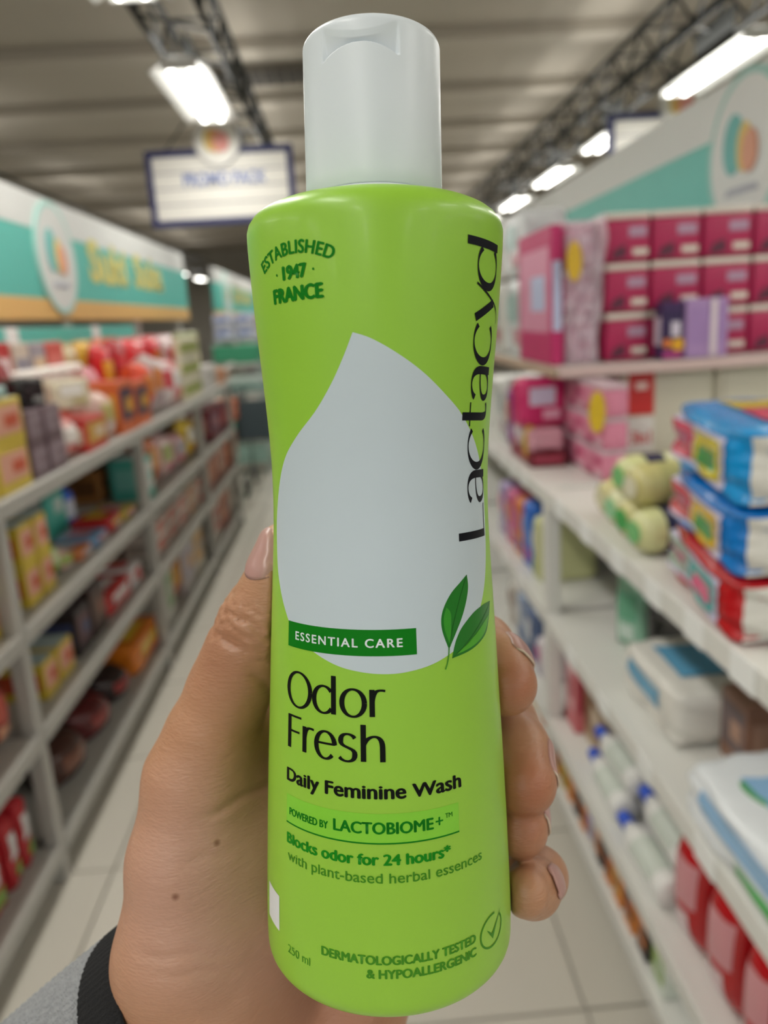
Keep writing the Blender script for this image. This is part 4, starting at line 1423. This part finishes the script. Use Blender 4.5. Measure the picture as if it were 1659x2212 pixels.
# dark green bar with white words
lay(poly_bm([(K * -51.2, -42.0), (K * 14.9, -42.0), (K * 14.9, -37.0), (K * -51.2, -37.0)]), 0.075, DG, 'bar_print', 'dark green bar')
line('ESSENTIAL CARE', -45.4, 8.4, -40.35, -38.75, M('dfe8ea', 0.35, 0.0), bold=0.025, space=1.25, off=0.11)
# lactobiome panel and its underline
lay(poly_bm([(K * -50.8, -78.0), (K * 32.2, -78.0), (K * 32.4, -72.2), (K * -50.8, -72.2)]), 0.05, M('7fc832', 0.3, 0.03), 'panel_print', 'lighter green panel')
lay(poly_bm([(K * -50.8, -78.15), (K * 32.2, -78.15), (K * 32.2, -77.85), (K * -50.8, -77.85)]), 0.08, DG, 'rule_print', 'thin dark green rule')
line('POWERED BY', -48.4, -26.1, -76.2, -74.75, DG, bold=0.035)
line('LACTOBIOME', -23.3, 19.6, -76.1, -73.9, DG, bold=0.035)
line('+', 20.8, 24.2, -76.0, -73.7, DG, bold=0.01)
line('TM', 25.4, 28.9, -74.55, -73.65, DG, bold=0.01)
line('Daily Feminine Wash', -50.5, 34.0, -69.3, -66.75, BK, bold=0.036)
line('Blocks odor for 24 hours*', -50.0, 27.2, -82.2, -80.15, MG, bold=0.045)
line('with plant-based herbal essences', -49.5, 44.8, -85.75, -83.85, LG, bold=0.008)
line('250 ml', -49.5, -35.6, -105.5, -103.8, LG, bold=0.0)
line('DERMATOLOGICALLY TESTED', -29.4, 38.9, -101.95, -100.2, LG, bold=0.04)
line('& HYPOALLERGENIC', -9.6, 39.0, -104.75, -103.0, LG, bold=0.04)
line('FRANCE', -48.9, -22.2, 24.2, 26.7, DG, bold=0.06)
line('1947', -41.6, -29.3, 28.1, 30.45, DG, bold=0.06)
for ph in (-45.6, -25.8):
    lay(poly_bm([(K * ph + .22 * math.cos(a), 29.25 + .22 * math.sin(a)) for a in np.linspace(0, 6.283, 10, endpoint=False)]), 0.1, DG, 'dot_print')


def arch(body, phc, base_mid, rad, a0, a1, hgt, mat, bold):
    bm = text_bm(body, 0.0, 1.05, 4)
    xs = [v.co.x for v in bm.verts]
    x0, x1 = min(xs), max(xs)
    for v in bm.verts:
        a = R(a0 + (a1 - a0) * (v.co.x - x0) / (x1 - x0))
        rr = rad + v.co.y * hgt / cap_height()
        v.co = Vector((K * phc + rr * math.sin(a), base_mid - rad + rr * math.cos(a), 0))
    embolden(bm, 0.12)
    bm.normal_update()
    return lay(bm, 0.1, mat, 'lettering', 'dark green arched lettering')


arch('ESTABLISHED', -35.6, 32.45, 17.0, -30, 28, 2.25, DG, 0.03)


# ---- letters with thick uprights and fine curves, drawn as strokes of a broad nib
def stroke(pts, thick, thin, pw=1.8, ends=True):
    P = np.array(pts, float)
    L, Rr = [], []
    for i in range(len(P)):
        t = P[min(i + 1, len(P) - 1)] - P[max(i - 1, 0)]
        t /= max(1e-9, np.linalg.norm(t))
        w = (thin + (thick - thin) * abs(t[1]) ** pw) / 2
        nrm = np.array([-t[1], t[0]])
        L.append(P[i] + nrm * w)
        Rr.append(P[i] - nrm * w)
    return L, Rr


def el(cx, cy, rx, ry, a0, a1, n=26):
    return [(cx + rx * math.cos(R(a)), cy + ry * math.sin(R(a))) for a in np.linspace(a0, a1, n)]


def bez(*p, n=14):
    p = [np.array(q, float) for q in p]
    out = []
    for t in np.linspace(0, 1, n):
        q = p
        while len(q) > 1:
            q = [q[i] * (1 - t) + q[i + 1] * t for i in range(len(q) - 1)]
        out.append(tuple(q[0]))
    return out


# glyphs: strokes in a box with x-height 1; widths fill 0..1
GL = {
    'L': [([(.08, 1.42), (.08, .0)], 1), ([(.02, .03), (1.0, .03)], 1)],
    'a': [(bez((.06, .80), (.2, 1.05), (.86, 1.1), (.84, .55)) + [(.84, .3), (.84, 0)], 1), (bez((.84, .56), (.5, .60), (-.1, .50), (.09, .16), n=12) + bez((.09, .16), (.2, -.10), (.72, -.02), (.84, .30), n=10)[1:], .8)],
    'c': [(el(.55, .5, .52, .5, 42, 318, 34), 1)],
    't': [([(.42, 1.30), (.42, .35)] + bez((.42, .35), (.42, -.02), (.7, -.03), (.98, .07), n=10), 1), ([(.02, .97), (.98, .97)], 1)],
    'y': [([(.04, 1.0), (.54, .08)], 1.15), ([(.97, 1.0), (.52, -.02)] + bez((.52, -.02), (.38, -.28), (.2, -.34), (.02, -.28), n=8), .3)],
    'd': [(el(.46, .5, .44, .5, 40, 322, 34), 1), ([(.90, 1.42), (.90, 0)], 1)],
    'O': [(el(.5, .66, .47, .66, 0, 360, 48), 1)],
    'o': [(el(.5, .5, .46, .5, 0, 360, 44), 1)],
    'r': [([(.12, 1.0), (.12, 0)], 1), (bez((.12, .55), (.2, .95), (.5, 1.02), (.97, .95), n=12), 1)],
    'F': [([(.08, 1.33), (.08, 0)], 1), ([(.05, 1.30), (.98, 1.30)], 1), ([(.05, .70), (.85, .70)], 1)],
    'e': [([(.06, .56), (.93, .56)] + el(.5, .5, .45, .5, 8, 318, 34), 1)],
    's': [(bez((.90, .86), (.75, 1.06), (.12, 1.08), (.12, .74), n=12) + bez((.12, .74), (.12, .46), (.9, .56), (.9, .26), n=12)[1:] + bez((.9, .26), (.9, -.08), (.25, -.06), (.05, .12), n=12)[1:], 1)],
    'h': [([(.1, 1.42), (.1, 0)], 1), (bez((.1, .62), (.3, 1.08), (.9, 1.12), (.9, .55), n=14) + [(.9, .3), (.9, 0)], 1)],
}


def glyph_bm(ch, width, xh, thick, thin):
    bm = bmesh.new()
    for k, (pts, wmul) in enumerate(GL[ch]):
        q = [(x * width, y * xh) for x, y in pts]
        if len(q) > 2:            # even spacing keeps the nib smooth
            pass
        Lp, Rp = stroke(q, thick * wmul, thin * min(1, wmul + .2))
        va = [bm.verts.new((p[0], p[1], 0)) for p in Lp]
        vb = [bm.verts.new((p[0], p[1], 0)) for p in Rp]
        for i in range(len(va) - 1):
            try:
                bm.faces.new((va[i], va[i + 1], vb[i + 1], vb[i]))
            except ValueError:
                pass
    bmesh.ops.remove_doubles(bm, verts=bm.verts, dist=1e-4)
    bm.normal_update()
    return bm


# product name: Odor / Fresh
for ch, ph0, ph1, base, xh in [('O', -50.7, -35.2, -53.75, 5.30), ('d', -33.6, -22.1, -53.6, 5.25), ('o', -19.7, -8.5, -53.65, 5.25), ('r', -6.4, 0.5, -53.55, 5.2),
                               ('F', -49.9, -40.8, -62.4, 5.05), ('r', -39.7, -33.3, -62.3, 5.15), ('e', -32.6, -22.2, -62.45, 5.3), ('s', -20.9, -12.6, -62.3, 5.2), ('h', -10.7, -0.3, -62.2, 5.0)]:
    wd = (ph1 - ph0) * K
    bm = glyph_bm(ch, wd, xh, 1.05, 0.42)
    for v in bm.verts:
        v.co.x += ph0 * K
        v.co.y += base
    lay(bm, 0.10, BK, 'letter')
# upright brand word, read from below: letters run up the bottle, tops to the left
BASE_PH = 65.2
for ch, s0, s1 in [('L', -21.3, -14.8), ('a', -14.3, -7.7), ('c', -7.4, .4), ('t', .5, 5.3), ('a', 5.8, 12.5), ('c', 12.9, 20.3), ('y', 20.8, 27.6), ('d', 26.9, 35.6)]:
    bm = glyph_bm(ch, s1 - s0, 7.75, 1.55, 0.34)
    for v in bm.verts:
        x, y = v.co.x, v.co.y
        v.co = Vector((K * BASE_PH - y, s0 + x, 0))
    bm.normal_update()
    lay(bm, 0.10, NV, 'letter')

# two leaves
lf1 = [(31.0, -42.0), (27.9, -38.3), (27.6, -35.7), (29.7, -33.4), (34.1, -31.1), (40.4, -29.3), (44.7, -28.2), (45.2, -30.6), (43.6, -33.0), (40.3, -35.9), (35.7, -38.9)]
lf2 = [(32.6, -43.8), (34.2, -41.6), (36.2, -39.9), (40.2, -38.0), (48.4, -36.0), (57.6, -35.2), (67.2, -35.2), (65.2, -37.3), (60.2, -40.6), (53.7, -42.1), (44.3, -43.2)]
LFD, LFL = M('0d7014', 0.3, 0.12, 300), M('46a01e', 0.3, 0.12, 300)
for nm, pts, cc in (('leaf_print', lf1, (0, 6)), ('leaf_print', lf2, (0, 6))):
    lay(poly_bm(smooth_closed([(a * K, b) for a, b in pts], cc, 5)), 0.075, LFD, nm, 'dark green leaf')


def sub(pts, mid, mat, nm):
    lay(poly_bm(smooth_closed([(a * K, b) for a, b in pts], mid, 4)), 0.10, mat, nm)


sub([(32.0, -41.5), (29.2, -38.2), (28.8, -35.8), (30.6, -33.8), (33.0, -35.2), (32.6, -38.6)], (0, 3), M('2f9020', 0.3, 0.1, 300), 'leaf_light')
sub([(34.0, -43.3), (44.2, -42.7), (53.0, -41.7), (59.2, -40.2), (63.6, -37.8), (58.0, -38.6), (48.0, -40.8), (40.0, -42.4)], (0, 4), LFL, 'leaf_light')
for pts in ([(31.0, -42.0), (33.0, -38.0), (37.5, -33.0), (44.6, -28.3)], [(32.6, -43.8), (42.0, -41.6), (54.0, -38.4), (67.0, -35.3)]):
    Lp, Rp = stroke(bez(*[(a * K, b) for a, b in pts], n=14), 0.14, 0.14)
    lay(poly_bm([tuple(p) for p in Lp] + [tuple(p) for p in Rp[::-1]]), 0.12, M('0a5a14', 0.3, 0.0), 'leaf_vein')
Lp, Rp = stroke(bez((31.0 * K, -41.5), (31.0 * K, -43.6), (28.6 * K, -45.7), n=12), 0.28, 0.28)
lay(poly_bm([tuple(p) for p in Lp] + [tuple(p) for p in Rp[::-1]]), 0.11, M('3a8a1c', 0.3, 0.0), 'leaf_stalk')

# tick in a ring
cx, cy = 50.4 * K, -102.1
Lp, Rp = stroke(el(cx, cy, 8.3 * K, 3.35, 75, 395, 40), 0.40, 0.40)
ring = bmesh.new()
va = [ring.verts.new((p[0], p[1], 0)) for p in Lp]
vb = [ring.verts.new((p[0], p[1], 0)) for p in Rp]
for i in range(len(va) - 1):
    ring.faces.new((va[i], va[i + 1], vb[i + 1], vb[i]))
ring.normal_update()
lay(ring, 0.1, LG, 'ring_print')
lay(poly_bm([(46.2 * K, -101.2), (48.2 * K, -101.9), (50.0 * K, -102.7), (58.6 * K, -99.0), (53.6 * K, -101.8), (50.6 * K, -104.0)]), 0.1, LG, 'tick_print')
# plain white code sticker at the left edge (its code left out)
lay(poly_bm([(-71.0 * K, -103.0), (-57.0 * K, -103.0), (-57.0 * K, -95.4), (-71.0 * K, -95.4)]), 0.06, M('dde2e2', 0.4, 0.0), 'sticker', 'plain white sticker')

# ------------------------------------------------------------------ the hand that holds the bottle, one continuous skin
def cpt(x, y, d):            # camera-frame point (right, up, forward)
    return np.array([(x - 829.5) / F * d, (1106 - y) / F * d, d])


THUMB = [((614, 1180, .1755), 5.7), ((606, 1250, .1765), 7.3), ((588, 1310, .178), 8.6), ((562, 1352, .179), 9.5), ((530, 1420, .180), 9.3), ((495, 1490, .181), 9.2),
         ((452, 1590, .182), 9.9), ((417, 1680, .182), 11.0), ((393, 1860, .181), 12.2), ((386, 2040, .181), 13.6)]
MASS = [[((455, 1720, .187), 11.5), ((500, 1850, .191), 13.5), ((515, 2000, .194), 16.0), ((480, 2110, .194), 17.0)],
        [((560, 1540, .200), 8.5), ((600, 1600, .208), 10.0)],
        [((505, 1600, .190), 8.5), ((530, 1720, .196), 10.5), ((560, 1900, .203), 13.0)],
        [((480, 2080, .192), 17.0), ((560, 2170, .200), 17.0), ((640, 2190, .205), 15.5), ((745, 2170, .206), 14.2)],
        [((745, 2170, .206), 14.0), ((690, 2330, .200), 17.0), ((600, 2480, .196), 19.0)],
        [((395, 2080, .183), 15.0), ((430, 2200, .188), 20.0), ((470, 2330, .192), 22.0), ((380, 2500, .196), 22.0)],
        [((520, 2230, .196), 20.0), ((560, 2380, .197), 22.0)],
        [((560, 1900, .208), 13.0), ((640, 1750, .220), 12.0), ((720, 1800, .226), 12.0), ((800, 1930, .226), 12.0), ((790, 2080, .219), 13.0)],
        [((640, 1750, .222), 11.5), ((620, 1620, .216), 10.5)], [((720, 1800, .226), 12.0), ((660, 1950, .217), 14.0), ((700, 2100, .212), 14.0)]]
FING = {
    'index': [((620, 1620, .216), 10.5), ((800, 1500, .217), 9.8), ((960, 1425, .213), 9.0), ((1040, 1397, .197), 7.9), ((1074, 1440, .186), 7.6), ((1092, 1478, .180), 7.4)],
    'middle': [((680, 1710, .224), 10.5), ((880, 1610, .224), 9.8), ((1020, 1530, .214), 9.0), ((1086, 1560, .200), 8.2), ((1113, 1620, .189), 8.1), ((1130, 1690, .1815), 7.9)],
    'ring': [((740, 1800, .226), 10.2), ((920, 1740, .224), 9.2), ((1040, 1665, .212), 8.4), ((1098, 1700, .196), 7.5), ((1112, 1755, .188), 7.2), ((1120, 1790, .183), 7.0)],
    'pinkie': [((800, 1930, .224), 9.0), ((960, 1900, .219), 8.0), ((1105, 1850, .208), 7.2), ((1163, 1893, .192), 6.7), ((1150, 1920, .182), 6.1), ((1136, 1928, .1765), 5.6)],
}
VOX = 0.00075
lo = np.array([cpt(130, 0, .185)[0], cpt(0, 2560, .196)[1] - .012, .148])
hi = np.array([cpt(1260, 0, .2)[0], cpt(0, 1090, .176)[1], .245])
NS = np.ceil((hi - lo) / VOX).astype(int)
gx, gy, gz = [lo[i] + VOX * np.arange(NS[i]) for i in range(3)]


def smin(a, b, k):
    hh = np.maximum(k - np.abs(a - b), 0) / k
    return np.minimum(a, b) - hh * hh * k * 0.25


def add_cone(fld, a, ra, b, rb, k):
    a, b = np.array(a), np.array(b)
    m = max(ra, rb) + max(k, .002) + .004
    i0 = np.maximum(0, np.floor((np.minimum(a, b) - m - lo) / VOX).astype(int))
    i1 = np.minimum(NS, np.ceil((np.maximum(a, b) + m - lo) / VOX).astype(int) + 1)
    if np.any(i1 <= i0):
        return
    sl = tuple(slice(i0[j], i1[j]) for j in range(3))
    X, Y, Z = gx[sl[0]][:, None, None], gy[sl[1]][None, :, None], gz[sl[2]][None, None, :]
    ab = b - a
    l2 = float(ab @ ab) + 1e-12
    t = np.clip(((X - a[0]) * ab[0] + (Y - a[1]) * ab[1] + (Z - a[2]) * ab[2]) / l2, 0, 1)
    d = np.sqrt((X - a[0] - t * ab[0]) ** 2 + (Y - a[1] - t * ab[1]) ** 2 + (Z - a[2] - t * ab[2]) ** 2) - (ra + (rb - ra) * t)
    fld[sl] = smin(fld[sl], d.astype(np.float32), k)


def chain(fld, pts, k):
    for (pa, ra), (pb, rb) in zip(pts[:-1], pts[1:]):
        add_cone(fld, cpt(*pa), ra / 1000, cpt(*pb), rb / 1000, k)


field = np.full(NS, .02, np.float32)
for c in MASS:
    chain(field, c, .010)
th = np.full(NS, .02, np.float32)
chain(th, THUMB, .0035)
field = smin(field, th, .007)
allf = np.full(NS, .02, np.float32)
for nm, c in FING.items():
    fg = np.full(NS, .02, np.float32)
    chain(fg, c, .003)
    allf = smin(allf, fg, .0010)
field = smin(field, allf, .004)

# press the hand against the bottle and carve knuckle creases
X, Y, Z = gx[:, None, None], gy[None, :, None], gz[None, None, :]
sA = (X - FOOT[0]) * A_[0] + (Y - FOOT[1]) * A_[1] + (Z - FOOT[2]) * A_[2]
rS = (X - FOOT[0]) * S_[0] + (Y - FOOT[1]) * S_[1] + (Z - FOOT[2]) * S_[2]
rN = (X - FOOT[0]) * N_[0] + (Y - FOOT[1]) * N_[1] + (Z - FOOT[2]) * N_[2]
db = np.sqrt(rS ** 2 + rN ** 2) - np.interp(sA.ravel(), BODY[:, 0], BODY[:, 1]).reshape(sA.shape)
db = np.where(sA < -.1155, np.maximum(db, -.1155 - sA), db).astype(np.float32)
field = -smin(-field, db - .0003, .0008)
kn, ax_ = cpt(500, 1345, .170), None
ta, tb = cpt(562, 1352, .179), cpt(495, 1490, .181)
td = (tb - ta) / np.linalg.norm(tb - ta)
q = (X - kn[0]) * td[0] + (Y - kn[1]) * td[1] + (Z - kn[2]) * td[2]
dist2 = (X - kn[0]) ** 2 + (Y - kn[1]) ** 2 + (Z - kn[2]) ** 2
wob = .0009 * np.sin(1400 * Z + 500 * X) + .0005 * np.sin(2300 * Z - 900 * Y)
for c0, wd, amp in ((-.0068, .0005, .0006), (-.0040, .0006, .0009), (-.0012, .0007, .0013), (.0018, .0006, .0009), (.0048, .0008, .0014)):
    field += (amp * np.exp(-((q + wob - c0) / wd) ** 2) * np.exp(-dist2 / (2 * .0075 ** 2))).astype(np.float32)
# creases across the thenar and at the base of the thumb, shallow
for (a, b_, am, wd) in (((430, 1765, .171), (600, 1700, .180), .0006, .0009), ((380, 1860, .169), (500, 1835, .176), .0003, .0006), ((300, 2055, .168), (520, 2035, .176), .00035, .0007),
                        ((330, 2090, .168), (540, 2075, .176), .0003, .0007), ((540, 1440, .172), (590, 1500, .175), .0006, .0009)):
    pa, pb = cpt(*a), cpt(*b_)
    ab = pb - pa
    m = .006
    i0 = np.maximum(0, np.floor((np.minimum(pa, pb) - m - lo) / VOX).astype(int))
    i1 = np.minimum(NS, np.ceil((np.maximum(pa, pb) + m - lo) / VOX).astype(int) + 1)
    sl = tuple(slice(i0[j], i1[j]) for j in range(3))
    Xs, Ys = gx[sl[0]][:, None, None], gy[sl[1]][None, :, None]
    t = np.clip(((Xs - pa[0]) * ab[0] + (Ys - pa[1]) * ab[1]) / (ab[0] ** 2 + ab[1] ** 2), 0, 1)
    dd = np.sqrt((Xs - pa[0] - t * ab[0]) ** 2 + (Ys - pa[1] - t * ab[1] + .0006 * np.sin(t * 9)) ** 2)
    field[sl] += (1.6 * am * np.exp(-(dd / wd) ** 2) * np.sin(np.pi * np.clip(t, .02, .98)) ** .5).astype(np.float32)

import openvdb
grid = openvdb.FloatGrid(.02)
grid.copyFromArray(np.ascontiguousarray(field.astype(np.float32)))
pts, quads = grid.convertToQuads(0.0)
pts = np.asarray(pts, float) * VOX + lo


def sdf(p):
    p = np.atleast_2d(p)
    g = (p - lo) / VOX
    i = np.clip(np.floor(g).astype(int), 0, NS - 2)
    fr = np.clip(g - i, 0, 1)
    out = 0
    for a in (0, 1):
        for b in (0, 1):
            for c in (0, 1):
                w = (fr[:, 0] if a else 1 - fr[:, 0]) * (fr[:, 1] if b else 1 - fr[:, 1]) * (fr[:, 2] if c else 1 - fr[:, 2])
                out = out + w * field[i[:, 0] + a, i[:, 1] + b, i[:, 2] + c]
    return out


def to_world(p):
    return CAM_AT + np.asarray(p) @ CM


HAND0 = to_world(cpt(470, 2200, .188))
person = empty('person', tuple(HAND0))
tag(person, 'left hand in grey knit sleeve with black cuff gripping the green bottle', 'person')
hv = to_world(pts) - HAND0
hm = bpy.data.meshes.new('hand')
hm.from_pydata(hv.tolist(), [], [tuple(map(int, f)) for f in quads])
hm.update()
bm = bmesh.new()
bm.from_mesh(hm)
isl = []                     # keep the one big surface
seen = set()
bm.verts.ensure_lookup_table()
for v in bm.verts:
    if v.index in seen:
        continue
    st, comp = [v], []
    seen.add(v.index)
    while st:
        u = st.pop()
        comp.append(u)
        for e in u.link_edges:
            w = e.other_vert(u)
            if w.index not in seen:
                seen.add(w.index)
                st.append(w)
    isl.append(comp)
isl.sort(key=len)
for comp in isl[:-1]:
    bmesh.ops.delete(bm, geom=comp, context='VERTS')
bmesh.ops.recalc_face_normals(bm, faces=bm.faces)
for _ in range(2):
    bmesh.ops.smooth_vert(bm, verts=bm.verts, factor=0.35, use_axis_x=True, use_axis_y=True, use_axis_z=True)
bm.to_mesh(hm)
bm.free()
hm.polygons.foreach_set('use_smooth', [True] * len(hm.polygons))

# skin: warm brown with mottling, redder finger ends, fine lines and two small moles
sk = bpy.data.materials.new('skin')
sk.use_nodes = True
nt = sk.node_tree
pb = nt.nodes['Principled BSDF']
pb.inputs['Roughness'].default_value = 0.42
pb.inputs['Subsurface Weight'].default_value = 0.12
pb.inputs['Subsurface Radius'].default_value = (1.0, 0.35, 0.2)
pb.inputs['Subsurface Scale'].default_value = 0.002
tc = nt.nodes.new('ShaderNodeTexCoord')


def node(t, **kw):
    n = nt.nodes.new(t)
    for k, v in kw.items():
        setattr(n, k, v)
    return n


n1 = node('ShaderNodeTexNoise')
n1.inputs['Scale'].default_value = 55
n1.inputs['Detail'].default_value = 5
nt.links.new(tc.outputs['Object'], n1.inputs['Vector'])
mx = node('ShaderNodeMix', data_type='RGBA')
mx.inputs[6].default_value = [*lin('a0744f'), 1]
mx.inputs[7].default_value = [*lin('b98a6e'), 1]
nt.links.new(n1.outputs['Fac'], mx.inputs[0])
last = mx.outputs[2]


def spot(center, rad, soft, col, fac):
    global last
    vd = node('ShaderNodeVectorMath', operation='DISTANCE')
    vd.inputs[1].default_value = tuple(center)
    nt.links.new(tc.outputs['Object'], vd.inputs[0])
    mr = node('ShaderNodeMapRange')
    mr.inputs['From Min'].default_value = rad
    mr.inputs['From Max'].default_value = rad + soft
    mr.inputs['To Min'].default_value = fac
    mr.inputs['To Max'].default_value = 0.0
    nt.links.new(vd.outputs['Value'], mr.inputs['Value'])
    m2 = node('ShaderNodeMix', data_type='RGBA')
    m2.inputs[7].default_value = [*lin(col), 1]
    nt.links.new(mr.outputs[0], m2.inputs[0])
    nt.links.new(last, m2.inputs[6])
    last = m2.outputs[2]


def surf(px, py, d0=.150):
    """hand surface seen along a sight line"""
    dv = np.array([(px - 829.5) / F, (1106 - py) / F, 1.0])
    t = np.arange(d0, .24, .0002)
    s = sdf(t[:, None] * dv)
    k = int(np.argmax(s < 0))
    return dv * t[k]


for (px, py, rad, soft, col, fac) in ((1110, 1480, .003, .009, 'a0583c', .55), (1140, 1700, .003, .010, 'a0583c', .6), (1125, 1800, .003, .009, '9c583c', .5),
                                      (470, 1400, .004, .012, '905c44', .4), (450, 1930, .012, .022, 'b8917f', .75), (700, 2190, .008, .020, '905c48', .5)):
    spot(to_world(surf(px, py)) - HAND0, rad, soft, col, fac)
for (px, py) in ((468, 1820), (379, 1937)):
    spot(to_world(surf(px, py)) - HAND0, .0003, .0008, '6a3a22', .75)
nt.links.new(last, pb.inputs['Base Color'])
mp = node('ShaderNodeMapping')
mp.inputs['Scale'].default_value = (1.0, 1.0, 3.2)
nt.links.new(tc.outputs['Object'], mp.inputs['Vector'])
vo = node('ShaderNodeTexVoronoi', feature='DISTANCE_TO_EDGE')
vo.inputs['Scale'].default_value = 420
nt.links.new(mp.outputs[0], vo.inputs['Vector'])
n2 = node('ShaderNodeTexNoise')
n2.inputs['Scale'].default_value = 260
n2.inputs['Detail'].default_value = 6
nt.links.new(mp.outputs[0], n2.inputs['Vector'])
ad = node('ShaderNodeMath', operation='MULTIPLY_ADD')
ad.inputs[1].default_value = 0.45
nt.links.new(vo.outputs['Distance'], ad.inputs[0])
nt.links.new(n2.outputs['Fac'], ad.inputs[2])
bp = node('ShaderNodeBump')
bp.inputs['Strength'].default_value = 0.22
bp.inputs['Distance'].default_value = 0.0012
nt.links.new(ad.outputs[0], bp.inputs['Height'])
nt.links.new(bp.outputs['Normal'], pb.inputs['Normal'])
hand = link('hand', hm, person, sk)

NAIL = M('ad857d', 0.36, 0.04, 80, coat=0.05, name='nail')
NTIP = M('c8b8a4', 0.3, 0.04, 80, name='nail_edge')


def nail(name, c, along, nrm, ln, wd, free=0.12, lift=0.00035):
    """nail plate laid on the finger: c camera-frame centre on the skin"""
    t = np.array(along, float)
    t /= np.linalg.norm(t)
    n = np.array(nrm, float)
    n -= t * (n @ t)
    n /= np.linalg.norm(n)
    w = np.cross(t, n)
    NU, NV = 12, 16
    P = []
    for j in range(NV + 1):
        v = j / NV
        edge = 1 - 0.30 * max(0, (0.22 - v) / 0.22) ** 2 - 0.35 * max(0, (v - 0.86) / 0.14) ** 2
        for i in range(NU + 1):
            u = (i / NU * 2 - 1)
            vv = v + 0.10 * (u * u) * (1 if v < .5 else -1) * abs(2 * v - 1)
            P.append(c + t * (vv - 0.5) * ln + w * u * edge * wd / 2 + n * .006)
    P = np.array(P)
    for _ in range(60):       # drop onto the skin along -n
        s = sdf(P)
        P = P - n[None, :] * np.clip(s - lift, -.0004, .0006)[:, None]
    P = P.reshape(NV + 1, NU + 1, 3)
    for j in range(NV + 1):   # the plate is smoother than the skin: straighten it along its length and sink the rim
        for i in range(NU + 1):
            e = min(1.0, min(i, NU - i) / 1.5, j / 1.5)
            P[j, i] -= n * (1 - e) * .0005
    for _ in range(3):
        P[1:-1] = 0.5 * P[1:-1] + 0.25 * (P[:-2] + P[2:])
    V = to_world(P.reshape(-1, 3)) - HAND0
    f = []
    for j in range(NV):
        for i in range(NU):
            q = j * (NU + 1) + i
            f.append((q, q + 1, q + NU + 2, q + NU + 1))
    me = mesh_of(V, f, 'nail', True)
    me.materials.append(NAIL)
    me.materials.append(NTIP)
    for k, p in enumerate(me.polygons):
        p.material_index = 1 if (k // NU) >= NV * (1 - free) else 0
    o = link(name, me, hand)
    md = o.modifiers.new('thickness', 'SOLIDIFY')
    md.thickness = 0.0005
    md.offset = 0.0
    return o


def dirp(a, b):
    return cpt(*b) - cpt(*a)


nail('thumb_nail', surf(566, 1185), dirp((588, 1260, .1765), (606, 1130, .1755)), (-.78, .12, -.62), .0140, .0125)
nail('finger_nail', cpt(1098, 1420, .1855), dirp((1050, 1400, .195), (1092, 1478, .180)), (.80, .62, .1), .0105, .0092, 0.07)
nail('finger_nail', cpt(1165, 1655, .1855), dirp((1113, 1610, .190), (1130, 1700, .181)), (.93, .12, -.18), .0115, .0100, 0.07)
nail('finger_nail', cpt(1150, 1765, .186), dirp((1108, 1735, .191), (1120, 1790, .183)), (.95, .30, .05), .0095, .0085, 0.07)
nail('finger_nail', cpt(1178, 1906, .1815), dirp((1163, 1893, .192), (1140, 1930, .1765)), (.90, .30, -.28), .0085, .0072, 0.05, .0006)

# ------------------------------------------------------------------ sleeve: black ribbed cuff, grey knit beyond it
ax = np.array([-.70, -.66, .22])
ax /= np.linalg.norm(ax)
cc = cpt(470, 2172, .190)
e1 = np.array([-.70, .70, 0.0])
e1 -= ax * (e1 @ ax)
e1 /= np.linalg.norm(e1)
e2 = np.cross(ax, e1)


def sleeve_tube(l0, l1, r_fn, nl, n=240, rib=0.0, ribs=80, edge=False):
    v, f = [], []
    for j in range(nl + 1):
        l = l0 + (l1 - l0) * j / nl
        for i in range(n):
            a = 2 * math.pi * i / n
            r = r_fn(l) + rib * (0.5 + 0.5 * math.cos(ribs * a)) + 0.0004 * math.sin(3 * a + 60 * l)
            v.append(to_world(cc + ax * l + (e1 * math.cos(a) + e2 * math.sin(a) * 0.92) * r) - HAND0)
    for j in range(nl):
        for i in range(n):
            k = (i + 1) % n
            f.append((j * n + i, j * n + k, (j + 1) * n + k, (j + 1) * n + i))
    if edge:                     # rolled inner edge
        b = len(v)
        for i in range(n):
            a = 2 * math.pi * i / n
            v.append(to_world(cc + ax * (l0 + .006) + (e1 * math.cos(a) + e2 * math.sin(a) * 0.92) * (r_fn(l0) - .0022)) - HAND0)
        for i in range(n):
            k = (i + 1) % n
            f.append((b + i, b + k, k, i))
    bm = bmesh.new()
    bm.from_mesh(mesh_of(v, f))
    return from_bm(bm, 'sleeve', True)


def knit(name, hexc, sc_):
    m = M(hexc, 0.95, 0.25, 700, bump=0.5, bscale=sc_, name=name)
    return m


sl = link('sleeve', sleeve_tube(.0128, .12, lambda l: .0300 + .00035 * math.sin((l - .0128) * 1200) + .02 * max(0, l - .02), 90, 360, .0006, 88), person, knit('grey_knit', '96999b', 1500))
cu = link('cuff', sleeve_tube(0.0, .0135, lambda l: .0298 + .0012 * math.sin(min(1, l / .004) * 1.57) - .0004, 12, 360, .00025, 120, True), sl, knit('black_knit', '101113', 1800))
